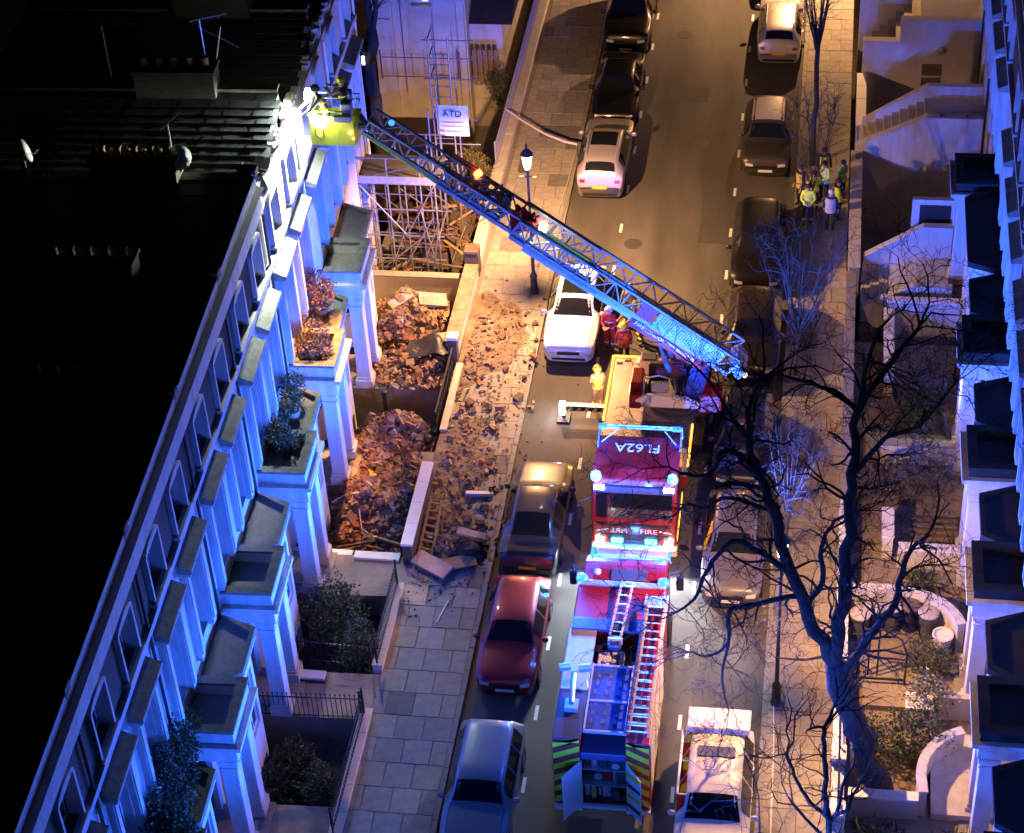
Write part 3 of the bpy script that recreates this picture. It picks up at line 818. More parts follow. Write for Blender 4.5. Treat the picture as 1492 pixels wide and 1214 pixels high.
# ------------------------------------------------------------------ turntable ladder appliance (front faces the viewer)
lt = thing('ladder_truck', 'red turntable ladder fire appliance with its long ladder raised across the street', 'fire truck', (4.2, -2.8, 0))
X0, X1 = 2.95, 5.46
prof = [(-7.12, .62), (-7.18, 1.55), (-6.86, 2.55), (-6.70, 2.86), (-6.4, 2.97), (-4.9, 2.99), (-4.9, .62)]
cab = MB().prism([(p[0], p[1]) for p in prof], X0, X1, 'x').build('cab', FIRERED, lt, bevel=.06)
def fq(zl, zh, xl, xr, nm, m, off=.02, par=cab):
    """panel lying on the sloping cab front"""
    def yat(z):
        ps = [(.62, -7.12), (1.55, -7.18), (2.55, -6.86), (2.86, -6.70)]
        return float(np.interp(z, [p[0] for p in ps], [p[1] for p in ps]))
    mb = MB(); zs = [zl, (zl+zh)/2, zh]; vs = []
    for z in zs:
        for xx in (xl, xr): vs += [(xx, yat(z)-off, z), (xx, yat(z)+.03, z)]
    mb.add(vs, [(0,2,6,4),(4,6,10,8),(0,4,5,1),(4,8,9,5),(2,3,7,6),(6,7,11,10),(8,10,11,9),(0,1,3,2)])
    return mb.build(nm, m, par)
fq(1.50, 2.50, X0+.14, X1-.14, 'windscreen', CARGLASS, .012)
fq(2.52, 2.68, X0+.06, X1-.06, 'sun_visor', DGREY, .10)
fq(1.40, 1.47, X0+.2, X1-.2, 'wiper_panel', BLACKP, .02)
for xx in (3.5, 4.4): MB().beam((xx, -7.2, 1.5), (xx+.55, -7.06, 2.05), .025).build('wiper', BLACKP, cab)
fq(.92, 1.05, X0+.25, X1-.25, 'grille_slot', BLACKP, .015)
fq(.62, .86, X0+.5, X1-.5, 'lower_grille', DGREY, .03)
MB().box(X0-.02, X1+.02, -7.27, -6.9, .34, .62).build('bumper', mat('bumper_cream', (.66, .62, .40), .5), cab, bevel=.05)
MB().box(3.95, 4.47, -7.30, -7.27, .40, .52).build('number_plate', PLW, cab)
tx = text('mirrored_fire_lettering', 'FIRE', .25, cab, (3.76, -7.175, 1.22), (R(90), 0, 0), WHITEP, sx=-1.15)
text('fire_lettering', 'FIRE', .25, cab, (4.64, -7.175, 1.22), (R(90), 0, 0), WHITEP, sx=1.15)
for sg in (-1, 1):
    cx_ = 4.2 + sg*1.02
    MB().obox((4.2 + sg*.93, -7.16, 1.22), (.36, .02, .06), (0, sg*.2, 0)).build('front_stripe', WHITEP, cab)
    MB().lathe((0,0,0), [(.05, 0), (.14, .01), (.15, .07), (.11, .09)], 14).xf(Matrix.Translation((cx_, -7.19, .74)) @ Matrix.Rotation(R(90), 4, 'X')).build('headlight', LAMPW, cab)
    MB().box(4.2+sg*.5-.17, 4.2+sg*.5+.17, -7.24, -7.15, .78, .92).build('grille_beacon', BEAC, cab, bevel=.02)
    MB().lathe((4.2+sg*1.12, -6.75, 2.86), [(.13, 0), (.15, .05), (.14, .17), (.08, .24), (.01, .26)], 14).build('roof_beacon', BEAC, cab, smooth=True)
    MB().box(4.2+sg*1.02-.15, 4.2+sg*1.02+.15, -6.95, -6.86, 2.60, 2.70).build('work_lamp', LAMPW, cab)
    m2 = MB().tube([(4.2+sg*1.25, -6.95, 2.3), (4.2+sg*1.55, -7.25, 2.35), (4.2+sg*1.55, -7.25, 2.15)], .025)
    ma = m2.build('mirror_arm', BLACKP, cab)
    MB().box(4.2+sg*1.55-.11, 4.2+sg*1.55+.11, -7.29, -7.19, 1.70, 2.2).build('mirror', BLACKP, ma, bevel=.03)
    MB().box(4.2+sg*1.262-.006, 4.2+sg*1.262+.006, -6.8, -5.9, 1.6, 2.45).build('side_window', CARGLASS, cab)
    MB().box(4.2+sg*1.262-.006, 4.2+sg*1.262+.006, -7.0, -5.0, .75, .95).build('reflective_strip', AMBER if sg > 0 else YLIVERY, cab)  # right strip glows amber by emission, left one is plain livery yellow
    for yy, nm in ((-6.1, 'front'), (-.6, 'rear'), (.1, 'rear')):
        w = MB().lathe((0,0,0), [(.28, -.13), (.46, -.13), (.5, -.08), (.5, .08), (.46, .13), (.3, .13), (.26, .05)], 20)
        w.xf(Matrix.Translation((4.2+sg*1.13, yy, .5)) @ Matrix.Rotation(R(90*sg), 4, 'Y')); w.build('wheel', TYRE, lt)
text('roof_lettering', 'FL62A', .52, cab, (4.18, -5.45, 3.0), (0, 0, FL), WHITEP)
gm = MB()                                          # pipe gantry behind the cab roof
gm.tube([(2.98, -4.95, 3.0), (2.98, -4.85, 3.25), (5.46, -4.85, 3.25), (5.46, -4.95, 3.0)], .035, 8)
gm.tube([(3.0, -5.5, 3.0), (3.0, -4.85, 3.22)], .025).tube([(5.44, -5.5, 3.0), (5.44, -4.85, 3.22)], .025)
gm.tube([(2.98, -4.6, 3.12), (5.46, -4.6, 3.12)], .03, 8).tube([(3.1, -5.3, 3.04), (3.6, -4.85, 3.25)], .022).tube([(5.3, -5.3, 3.04), (4.9, -4.85, 3.25)], .022)
gm.build('cab_gantry', STEEL, lt)
for sg in (-1, 1): MB().box(4.2+sg*1.1-.12, 4.2+sg*1.1+.12, -4.95, -4.80, 3.25, 3.33).build('gantry_lamp', BEACD, lt)
MB().box(3.1, 5.3, -4.9, 1.05, .45, .8).build('chassis', DGREY, lt)
bodyt = MB().box(2.78, 5.56, -4.55, 1.05, .8, 1.2).build('side_lockers', FIRERED, lt, bevel=.02)
deck = MB().box(2.76, 5.58, -4.6, 1.08, 1.2, 1.26).build('deck', TREAD, lt, bevel=.01)
MB().box(2.74, 2.80, -2.2, 1.1, 1.26, 1.31).build('edge_light', AMBER, deck)
MB().box(5.54, 5.60, -4.2, -2.2, 1.26, 1.31).build('edge_light', AMBER, deck)
MB().box(2.80, 3.62, 1.05, 1.11, 1.26, 1.31).build('edge_light', AMBER, deck)
for (a, b, c, d) in ((2.9, .68, 3.1, .8), (3.15, .82, 3.35, .94)): MB().box(a, c, b, d, 1.26, 1.275).build('deck_marking', BLACKP, deck)
MB().box(3.55, 3.85, .75, 1.02, 1.26, 1.33).build('deck_step', WHITEP, deck)
MB().box(2.9, 5.45, -4.5, -3.5, 1.26, 1.42).build('deck_locker', GREYP, deck, bevel=.03)
MB().box(4.0, 5.5, -3.4, -2.2, 1.26, 1.34).build('deck_well', DGREY, deck, bevel=.02)
MB().tube([(2.9, -4.4, 1.42), (2.9, -4.4, 1.95), (2.9, -3.6, 1.95), (2.9, -3.6, 1.42)], .022).build('hand_rail', BLACKP, deck)
# stowage box and hose on deck
bx = MB().box(3.72, 4.28, .05, .5, 1.26, 1.95).build('equipment_box', mat('buff_box', (.52, .45, .36), .7), lt, bevel=.02)
MB().box(3.78, 4.22, .1, .46, 1.95, 1.98).build('box_lid', DGREY, bx)
MB().tube([(3.6, .4, 1.3), (3.66, 0, 1.36), (3.9, -.25, 1.33), (4.1, -.1, 1.38)], .06, 8).build('suction_hose', mat('hose_pink', (.5, .18, .16), .7), lt)
# outrigger jack
orr = MB().box(1.35, 2.8, -.78, -.62, .42, .60).build('outrigger', BLACKP, lt, bevel=.01)
MB().box(1.35, 2.8, -.79, -.61, .605, .63).build('outrigger_marking', WHITEP, orr)
for i in range(5): MB().obox((1.55+i*.26, -.795, .5), (.10, .012, .17), (0, .5, 0)).build('hazard_stripe', PLY, orr)
MB().box(1.18, 1.36, -.84, -.56, .28, .66).build('jack_lamp', LAMPW, orr, bevel=.02)
MB().box(1.1, 1.5, -.95, -.45, .02, .08).cyl((1.3, -.7, .08), (1.3, -.7, .45), .06).build('jack_foot', DGREY, orr)
orr2 = MB().box(5.5, 6.9, -2.9, -2.74, .42, .60).build('outrigger', BLACKP, lt, bevel=.01)
MB().box(6.5, 6.9, -3.05, -2.55, .02, .08).cyl((6.7, -2.8, .08), (6.7, -2.8, .45), .06).build('jack_foot', DGREY, orr2)
MB().box(6.86, 6.95, -2.9, -2.72, .45, .58).build('jack_lamp', LAMPW, orr2)
# turntable and turret
TT = Vector((5.0, -1.05, 0))
MB().lathe((TT.x, TT.y, 1.26), [(.98, 0), (.98, .10), (.85, .12), (.85, .26)], 28).build('turntable_ring', DGREY, lt)
tur = MB().box(TT.x-1.05, TT.x+.95, TT.y-.72, TT.y+.72, 1.52, 1.66).build('turntable_platform', TREAD, lt, bevel=.03)
MB().prism([(3.75, 1.66), (5.75, 1.66), (5.75, 1.86), (5.3, 2.08), (4.1, 2.12), (3.75, 1.9)], TT.y-.86, TT.y-.72, 'y').build('turret_fairing', WHITEP, tur, bevel=.03)
MB().prism([(TT.y-.95, 1.62), (TT.y+.5, 1.62), (TT.y+.45, 2.2), (TT.y-.45, 2.3), (TT.y-.8, 2.0)], 3.55, 3.95, 'x').build('red_shroud', FIRERED, tur, bevel=.06)
MB().prism([(TT.y-1.0, 1.60), (TT.y+.1, 1.60), (TT.y, 2.1), (TT.y-.7, 2.15)], 5.72, 6.45, 'x').build('red_shroud', FIRERED, tur, bevel=.08)
seat = MB().box(4.1, 4.75, TT.y-.45, TT.y+.1, 1.9, 2.02).box(4.1, 4.75, TT.y+.02, TT.y+.16, 2.02, 2.65).build('operator_seat', BLACKP, tur, bevel=.05)
MB().tube([(4.0, TT.y-.7, 2.05), (4.05, TT.y-.62, 2.6), (4.5, TT.y-.6, 2.72), (4.95, TT.y-.62, 2.6), (5.0, TT.y-.7, 2.05)], .035, 8).build('console_rail', STEEL, tur)
MB().box(4.25, 4.8, TT.y-.66, TT.y-.52, 2.1, 2.45).build('control_console', GREYP, tur, bevel=.03)
for i in range(6): MB().cyl((4.32+i*.08, TT.y-.6, 2.45), (4.32+i*.08, TT.y-.62, 2.56), .012).build('lever', BLACKP, tur)
for s in (-1, 1): MB().prism([(4.95, 1.66), (5.75, 1.66), (5.95, 2.6), (6.05, 3.15), (5.75, 3.35), (5.45, 3.0), (5.3, 2.2)], TT.y+s*.58-.05, TT.y+s*.58+.05, 'y').build('pedestal_plate', mat('pedestal_blue', (.03, .04, .09), .35, metal=.4), tur, bevel=.02)
for s in (-1, 1): MB().cyl((5.1, TT.y+s*.40, 1.75), (4.6, TT.y+s*.40+.12, 3.3), .09).cyl((4.6, TT.y+s*.4+.12, 3.3), (4.35, TT.y+s*.4+.2, 4.15), .055).build('lift_ram', DGREY, tur)
MB().box(4.9, 5.9, TT.y+.2, TT.y+.55, 1.7, 2.4).box(5.2, 5.7, TT.y-.5, TT.y-.1, 1.66, 2.2).build('hydraulic_unit', mat('blue_metal', (.05, .08, .2), .35, metal=.5), tur, bevel=.03)
MB().cyl((4.35, TT.y+.2, 2.35), (5.2, TT.y+.25, 2.45), .26, n=14).build('hose_drum', mat('drum_violet', (.16, .05, .22), .4), tur)
for i in range(12):
    a = rnd.uniform(4.6, 6.2); MB().tube([(a, TT.y+.5, 1.7), (a+.1, TT.y+.35, 2.3), (a-.1, TT.y+.1, 2.6), (a+.2, TT.y, 3.1)], .025, 6).build('hydraulic_hose', BLACKP, tur)
MB().lathe((3.0, -4.3, 1.42), [(.07, 0), (.09, .1), (.05, .16)], 10).build('deck_beacon', AMBLAMP, lt)
# ladder: three nested trussed sections
LB = Vector((6.65, -1.30, 3.05)); LTp = Vector((-4.35, -.45, 10.55))
ax = (LTp - LB).normalized(); side_v = ax.cross(Vector((0,0,1))).normalized(); upv = side_v.cross(ax).normalized()
if upv.z < 0: upv = -upv
LEN = (LTp - LB).length
def lp(t, s, u): return LB + ax*(t*LEN) + side_v*s + upv*u
near = 1 if side_v.y < 0 else -1                  # side facing the viewer
def ladder_section(t0, t1, w, h, base, mrail, nbay):
    mb = MB()
    for s in (-1, 1):
        mb.beam(lp(t0, s*w/2, base), lp(t1, s*w/2, base), .09, .13, up=upv)
        mb.beam(lp(t0, s*w/2, base+h), lp(t1, s*w/2, base+h), .07, .07, up=upv)
        for i in range(nbay+1):
            t = t0 + (t1-t0)*i/nbay
            mb.beam(lp(t, s*w/2, base), lp(t, s*w/2, base+h), .045)
            if i < nbay:
                t2 = t0 + (t1-t0)*(i+1)/nbay
                a, b = (base, base+h) if i % 2 else (base+h, base)
                mb.beam(lp(t, s*w/2, a), lp(t2, s*w/2, b), .04)
    return mb.build('ladder_section', mrail, lt)
LADM = mat('ladder_metal', (.27, .28, .29), .42, metal=.35, noise=.25, nscale=3)
secs = [(0.0, .60, 1.06, .66, 0, 14), (.40, .80, .88, .56, .10, 10), (.64, 1.0, .70, .46, .20, 10)]
for t0, t1, w, h, b, nb in secs:
    so = ladder_section(t0, t1, w, h, b, LADM, nb)
    rme = mesh_of(MB().cyl((0, 0, -w/2), (0, 0, w/2), .022, n=8), 'rung', LADM)
    n = int((t1-t0)*LEN/.32)
    rot = side_v.to_track_quat('Z', 'Y').to_euler()
    for i in range(n):
        t = t0 + (t1-t0)*(i+.5)/n
        inst(rme, 'rung', so, lp(t, 0, b+.03), rot)
def lpanel(nm, ta, tb, u0, u1, m, s=near, w=1.10, th=.02, tb2=None, par=lt):
    mb = MB(); tb2 = tb if tb2 is None else tb2
    pts = [lp(ta, s*w/2, u0), lp(tb, s*w/2, u0), lp(tb2, s*w/2, u1), lp(ta, s*w/2, u1)]
    off = side_v * (s*th)
    mb.add(pts + [p + off for p in pts], [(0,1,2,3), (4,7,6,5), (0,4,5,1), (1,5,6,2), (2,6,7,3), (3,7,4,0)])
    return mb.build(nm, m, par)
PERF = mat('perforated_panel', (.34, .36, .38), .5, noise=.15)
pp = lpanel('perforated_panel', .035, .215, .06, .60, PERF)
hm_ = MB()
for i in range(26):
    for j in range(6):
        t = .045 + i*.0064; u = .12 + j*.078 + (.035 if i % 2 else 0)
        if rnd.random() < .15: continue
        c = lp(t, near*(.55+.024), u); d = .019
        hm_.add([c + ax*(d*1.3*math.cos(a)) + upv*(d*1.5*math.sin(a)) + side_v*(near*.002) for a in [k_*math.pi/3 for k_ in range(6)]], [(0,1,2,3,4,5)])
stuff(hm_.build('panel_perforations', BLACKP, pp))
lpanel('red_panel', .222, .262, -.34, .62, REDREF)
lpanel('red_panel', .05, .258, -.42, -.02, REDREF, tb2=.258)
lpanel('name_board', .262, .56, -.20, .10, mat('board_white', (.36, .38, .40), .5, noise=.2, nscale=2))
e = (ax * -1); zq = side_v * near
rotm = Matrix((e, upv, zq)).transposed() if near * 1 and True else None
def ltext(nm, body, size, t, u, m):
    xv = -ax; zv = side_v*near; yv = zv.cross(xv)
    if yv.dot(upv) < 0: xv = ax; yv = zv.cross(xv)
    mm = Matrix((xv, yv, zv)).transposed()
    return text(nm, body, size, lt, lp(t, near*.577, u), mm.to_euler(), m)
ltext('ladder_lettering', 'LONDON FIRE BRIGADE', .17, .15, -.22, WHITEP)
ltext('ladder_lettering', 'FIRE', .2, .235, -.2, WHITEP)
ltext('ladder_lettering', 'LONDON FIRE', .16, .40, -.05, mat('letter_blue', (.05, .08, .25), .6))
# fittings on the ladder: rear end cap, hose pack, floodlights, cable carriers
MB().obox(lp(-.012, 0, .25), (.35, 1.15, .5), (0, R(-32), 0)).build('ladder_foot', GREYP, lt, bevel=.05)
MB().lathe(tuple(lp(-.035, near*.3, .15)), [(.03, -.09), (.1, -.05), (.1, .05), (.03, .1)], 12).build('foot_lamp', AMBLAMP, lt)
hp = MB(); r2 = random.Random(9)
for i in range(14):
    pts = [lp(.565 + .052*q/5, r2.uniform(-.38, .38), .42 + r2.uniform(0, .3)) for q in range(6)]
    hp.tube(pts, .05, 6)
hp.build('red_hose_pack', mat('red_hose', (.55, .02, .03), .6), lt)
MB().obox(lp(.595, 0, .3), (.55, .8, .3), (0, R(-32), R(12))).build('red_hose_box', REDREF, lt, bevel=.04)
cp = MB()
for i in range(60):
    c = lp(.63 + .12*r2.random(), r2.uniform(-.4, .4), .30 + r2.uniform(0, .35))
    cp.obox(c, (r2.uniform(.08, .3), r2.uniform(.08, .3), r2.uniform(.03, .1)), (r2.uniform(-.6, .6), r2.uniform(-1, .2), r2.uniform(0, 3)))
stuff(cp.build('cable_carrier', mat('grey_cable', (.30, .34, .33), .35, metal=.5), lt))
MB().obox(lp(.545, near*.15, .62), (.18, .5, .16), (0, R(-32), 0)).build('ladder_floodlight', LAMPW, lt)
MB().tube([lp(.42, near*.45, .75), lp(.55, near*.45, .72)], .03, 6).build('yellow_guide_rail', YELLOW, lt)
MB().tube([lp(.64, near*.40, .06), lp(.99, near*.37, .18)], .05, 6).build('yellow_guide_rail', YELLOW, lt)
MB().tube([lp(.72, -near*.42, .74), lp(.80, -near*.42, .74)], .05, 6).build('red_guide_rail', mat('red_orange', (.75, .07, .03), .5), lt)
MB().obox(lp(.732, -near*.3, .72), (.2, .16, .16), (0, R(-32), 0)).build('tip_lamp', mat('red_lamp', (.8, .1, .05), .4, emit=(1, .22, .05), estr=8.0), lt)
MB().lathe(tuple(lp(.955, 0, .75)), [(.08, 0), (.1, .06), (.06, .12)], 12).build('ladder_beacon', BEACD, lt)
# rescue cage
cg = Vector((-5.1, -.55, 10.4))
cage = MB().box(cg.x-.65, cg.x+.65, cg.y-.5, cg.y+.5, 10.40, 10.47).build('rescue_cage', TREAD, lt)
CY = mat('cage_yellow', (.66, .74, .03), .5)
MB().box(cg.x-.65, cg.x+.65, cg.y-.53, cg.y-.5, 10.40, 11.33).build('cage_panel', CY, cage)
MB().box(cg.x-.68, cg.x-.65, cg.y-.5, cg.y+.5, 10.40, 11.33).build('cage_panel', CY, cage)
MB().box(cg.x+.65, cg.x+.68, cg.y-.5, cg.y+.5, 10.40, 11.05).build('cage_panel', CY, cage)
MB().box(cg.x-.65, cg.x+.65, cg.y+.5, cg.y+.53, 10.40, 11.05).build('cage_panel', CY, cage)
rl = MB()
for zz in (11.37, 11.55):
    rl.tube([(cg.x-.67, cg.y-.52, zz), (cg.x+.67, cg.y-.52, zz), (cg.x+.67, cg.y+.52, zz), (cg.x-.67, cg.y+.52, zz), (cg.x-.67, cg.y-.52, zz)], .022, 6)
rl.build('cage_rail', ALU, cage)
MB().box(cg.x+.1, cg.x+.62, cg.y-.68, cg.y-.53, 11.27, 11.47).build('control_box', GREYP, cage, bevel=.02)
MB().box(cg.x+.3, cg.x+.62, cg.y-.5, cg.y-.2, 11.35, 11.80).build('monitor_head', GREYP, cage, bevel=.05)
MB().tube([(cg.x-.5, cg.y-.56, 11.00), (cg.x-.5, cg.y-.56, 10.75), (cg.x-.38, cg.y-.56, 10.63), (cg.x-.26, cg.y-.56, 10.75), (cg.x-.26, cg.y-.56, 11.00)], .02, 6).build('cage_strap', DGREY, cage)
for i in range(3): MB().box(cg.x-.12+i*.14, cg.x-.08+i*.14, cg.y-.535, cg.y-.53, 10.70, 10.95).build('cage_stripe', YLIVERY, cage)
MB().obox((cg.x-.36, cg.y-.62, 11.27), (.42, .16, .30), (0, 0, R(-30))).build('cage_floodlight', FLOODW, cage)
MB().obox((cg.x-.72, cg.y-.1, 11.85), (.16, .30, .26), (0, 0, 0)).build('cage_floodlight', FLOODW, cage)
MB().lathe((cg.x+.55, cg.y-.56, 10.87), [(.02, -.05), (.055, 0), (.02, .05)], 10).build('cage_lamp', AMBLAMP, cage)
MB().lathe((cg.x+.62, cg.y-.56, 10.67), [(.02, -.04), (.04, 0), (.02, .04)], 10).build('cage_lamp', mat('red_lamp', (.8, .1, .05), .4), cage)
MB().beam(lp(.985, .2, .2), (cg.x+.66, cg.y, 10.75), .16).beam(lp(.985, -.2, .3), (cg.x+.66, cg.y+.3, 10.95), .12).build('cage_mount', GREYP, lt)
spot('cage_flood_light', lt, (cg.x-.78, cg.y-.2, 11.75), (-6.7, cg.y-1.0, 10.4), 12000, (.90, 1.0, .90), 150, .1, .6)
spot('cage_flood_light', lt, (cg.x-.40, cg.y-.80, 11.3), (-6.75, cg.y-2.9, 9.9), 11000, (.92, 1.0, .90), 62, .08, .9)
spot('ladder_flood_light', lt, lp(.535, near*.15, .72), lp(.45, near*.1, .1), 60, (.9, .95, 1), 120, .05)
for sg in (-1, 1):
    beacon_light('roof_beacon_light', lt, (4.2+sg*1.36, -6.95, 3.12), BEACON_W)
    spot('head_lamp_light', lt, (4.2+sg*1.02, -7.32, .74), (4.2+sg*2.6, -13, 0), 1100, (.85, .92, 1), 110, .08)
for sg in (-1, 1): spot('work_lamp_light', lt, (4.2+sg*1.1, -7.05, 2.6), (4.2+sg*2.05, -11.5, 0), 1700, (.86, .95, 1), 56, .1, .6)
move_point_lights('grille_beacon_light', lt, (4.2, -7.6, .85), 70, (.02, .3, 1), .12)
spot('jack_lamp_light', lt, (1.2, -.7, .75), (.6, -.9, 0), 60, (1, .95, .85), 150, .05)
move_point_lights('foot_lamp_light', lt, lp(-.06, near*.3, .15), 25, (1, .35, .08), .06)
move_point_lights('edge_lamp_light', lt, (2.45, -.6, 1.45), 190, (1, .42, .10), .15)
spot('cage_lamp_light', lt, (cg.x+.55, cg.y-.72, 10.80), (-5.8, -3.3, 5.0), 16000, (1, .38, .09), 38, .06, .8)

# ------------------------------------------------------------------ fire engine nearest the viewer (faces away)
fe = thing('fire_engine', 'red fire engine seen from behind with its rear lockers open, nearest the viewer', 'fire engine', (4.3, -13.2, 0))
A0, A1 = 3.06, 5.56
prof = [(-11.35, .6), (-9.5, .6), (-9.42, 1.55), (-9.75, 2.5), (-9.95, 2.82), (-10.3, 2.92), (-11.35, 2.94)]
fc = MB().prism(prof, A0+.1, A1-.1, 'x').build('cab', FIRERED, fe, bevel=.05)
MB().prism([(-13.1, .6), (-11.35, .6), (-11.35, 3.05), (-13.1, 3.05)], A0+.04, A1-.04, 'x').build('crew_cab', FIRERED, fe, bevel=.05)
MB().add([(A0+.25, -9.41, 1.6), (A1-.25, -9.41, 1.6), (A1-.3, -9.74, 2.46), (A0+.3, -9.74, 2.46)], [(0,1,2,3)]).build('windscreen', CARGLASS, fc)
for sg in (-1, 1):
    xx = 4.31 + sg*1.155
    MB().box(xx-.008, xx+.008, -11.1, -9.95, 1.6, 2.45).build('side_window', CARGLASS, fc)
    m2 = MB().tube([(4.31+sg*1.1, -10.55, 2.75), (4.31+sg*1.5, -10.3, 2.72), (4.31+sg*1.5, -10.3, 2.5)], .02)
    ma = m2.build('mirror_arm', BLACKP, fc)
    MB().box(4.31+sg*1.5-.1, 4.31+sg*1.5+.1, -10.36, -10.24, 2.0, 2.5).build('mirror', BLACKP, ma, bevel=.03)
    MB().lathe((4.31+sg*1.12, -11.2, 3.05), [(.16, 0), (.17, .06), (.12, .14), (.01, .17)], 12).build('roof_beacon', BEACD, fe, smooth=True)
    for yy in (-10.4, -15.3):
        w = MB().lathe((0,0,0), [(.28, -.13), (.46, -.13), (.5, -.08), (.5, .08), (.46, .13), (.3, .13), (.26, .05)], 20)
        w.xf(Matrix.Translation((4.31+sg*1.12, yy, .5)) @ Matrix.Rotation(R(90*sg), 4, 'Y')); w.build('wheel', TYRE, fe)
# light bar housing over the cab front
lb = MB().box(A0+.4, A1-.1, -10.2, -9.95, 2.95, 3.12).build('light_bar', GREYP, fe, bevel=.03)
m2 = MB().tube([(A0+.3, -9.9, 3.0), (A0+.38, -9.88, 3.2), (A1-.08, -9.88, 3.2), (A1, -9.9, 3.0)], .03, 8).tube([(A0+.3, -10.3, 3.0), (A0+.38, -10.28, 3.16), (A1-.08, -10.28, 3.16), (A1, -10.3, 3.0)], .025, 8)
m2.build('light_bar_guard', STEEL, lb)
for sg in (-1, 1): MB().box(4.42+sg*.95-.16, 4.42+sg*.95+.16, -10.22, -9.93, 3.0, 3.1).build('bar_lens', BEACD, lb)
MB().box(3.95, 4.95, -11.05, -10.6, 2.93, 2.97).build('roof_hatch', DGREY, fc, bevel=.01)
MB().lathe((3.55, -10.75, 2.93), [(.11, 0), (.11, .05), (.06, .09)], 12).build('roof_vent', mat('buff_box', (.5,.45,.36)), fc)
MB().box(A0+.06, A1-.06, -11.45, -11.25, 3.05, 3.12).build('roof_lip', mat('lip_violet', (.30, .30, .36), .4, metal=.4), fe, bevel=.02)
MB().box(A0+.05, A1-.5, -13.12, -12.7, 3.05, 3.1).build('roof_band', BLUEC, fe, bevel=.01)
# body
bd = MB().box(A0, A0+.72, -17.0, -13.1, .7, 3.02).box(A1-.62, A1, -17.0, -13.1, .7, 3.02).box(A0+.72, A1-.62, -16.3, -13.1, .7, 2.55).box(A0+.72, A1-.62, -17.0, -16.3, .55, .68).build('body', FIRERED, fe, bevel=.02)
MB().box(A0+.02, A0+.74, -15.3, -13.1, 3.02, 3.06).build('walkway', TREAD, fe)
MB().box(A0+.02, A0+.74, -16.98, -15.3, 3.02, 3.05).build('walkway', DGREY, fe)
MB().box(A0+.74, A1-.64, -14.3, -13.1, 2.55, 2.6).build('roof_well', BLACKP, fe)
cov = [( -15.55, -14.35, 2.99), (-16.55, -15.58, 2.97)]
for ya, yb, zz in cov:
    cvr = MB().box(A0+.78, A1-.66, ya, yb, zz-.06, zz).build('roof_cover', BLUEC, fe, bevel=.015)
    for i in range(3):
        for j in range(3):
            MB().obox((3.98+i*.30+.03*j, ya+.28+j*.30, zz+.004), (.10, .17, .012), (0,0,.15)).build('cover_slot', mat('slot_blue', (.12, .15, .26), .4, metal=.4), cvr)
    MB().box(A0+.76, A1-.64, yb-.03, yb+.03, zz, zz+.04).build('cover_rail', ALU, cvr)
MB().box(A0+.76, A0+.80, -16.6, -14.3, 2.96, 3.05).box(A1-.68, A1-.64, -16.6, -14.3, 2.96, 3.05).box(A0+.76, A1-.64, -16.66, -16.6, 2.93, 3.02).build('cover_frame', ALU, fe)
MB().box(A0+.86, A0+1.2, -14.25, -13.75, 2.6, 2.9).build('well_box', mat('buff_box', (.5,.45,.36)), fe, bevel=.02)
for i in range(6): MB().cyl((4.15+.2*(i%3), -14.1+.3*(i//3), 2.6), (4.15+.2*(i%3), -14.1+.3*(i//3), 2.95), .07, n=10).build('canister', mat('canister_grey', (.42, .42, .44), .4, metal=.4), fe)
# short roof ladder with its pulley block
def flat_ladder(nm, p, q, w, n, m, z=0.05, par=fe):
    p = Vector(p); q = Vector(q); d = (q-p); sv = Vector((d.y, -d.x, 0)).normalized()*w/2
    mb = MB().beam(p+sv, q+sv, .05, .07).beam(p-sv, q-sv, .05, .07)
    o = mb.build(nm, m, par)
    for i in range(n):
        c = p + d*((i+.5)/n)
        MB().cyl(c-sv, c+sv, .02, n=8).build('rung', m, o)
    return o
flat_ladder('roof_ladder', (4.46, -11.35, 3.2), (4.32, -13.35, 3.12), .30, 6, ALU)
pb = MB().box(4.15, 4.5, -13.75, -13.35, 2.95, 3.15).build('pulley_block', mat('blue_metal', (.05,.08,.2)), fe, bevel=.04)
MB().cyl((4.14, -13.5, 3.08), (4.52, -13.5, 3.08), .1, n=12).build('pulley', ALU, pb)
flat_ladder('side_ladder', (5.32, -11.9, 3.28), (5.22, -16.9, 3.22), .58, 17, ALU)
flat_ladder('side_ladder', (5.34, -12.3, 3.40), (5.26, -16.8, 3.34), .44, 15, ALU)
MB().box(5.05, 5.6, -12.35, -12.0, 3.05, 3.3).box(5.1, 5.55, -12.0, -11.85, 3.1, 3.22).build('ladder_gantry', STEEL, fe, bevel=.02)
MB().tube([(4.95, -16.6, 3.05), (4.95, -16.6, 3.3), (5.5, -16.6, 3.3), (5.5, -16.6, 3.05)], .025).build('ladder_gantry', STEEL, fe)
# light mast with its twin heads
mast = MB().box(3.28, 3.62, -16.1, -15.75, 3.05, 3.2).cyl((3.45, -15.9, 3.2), (3.42, -14.95, 3.34), .075, n=10).build('light_mast', mat('mast_teal', (.25, .4, .42), .4, metal=.4), fe)
for s in (-1, 1):
    MB().obox((3.42+s*.26, -14.85, 3.4), (.32, .16, .16), (0, 0, .22)).build('mast_head', mat('mast_teal', (.25,.4,.42)), mast, bevel=.02)
MB().tube([(3.6, -15.2, 3.1), (3.75, -15.1, 3.2), (3.8, -15.3, 3.15)], .03).build('mast_cable', WHITEP, mast)
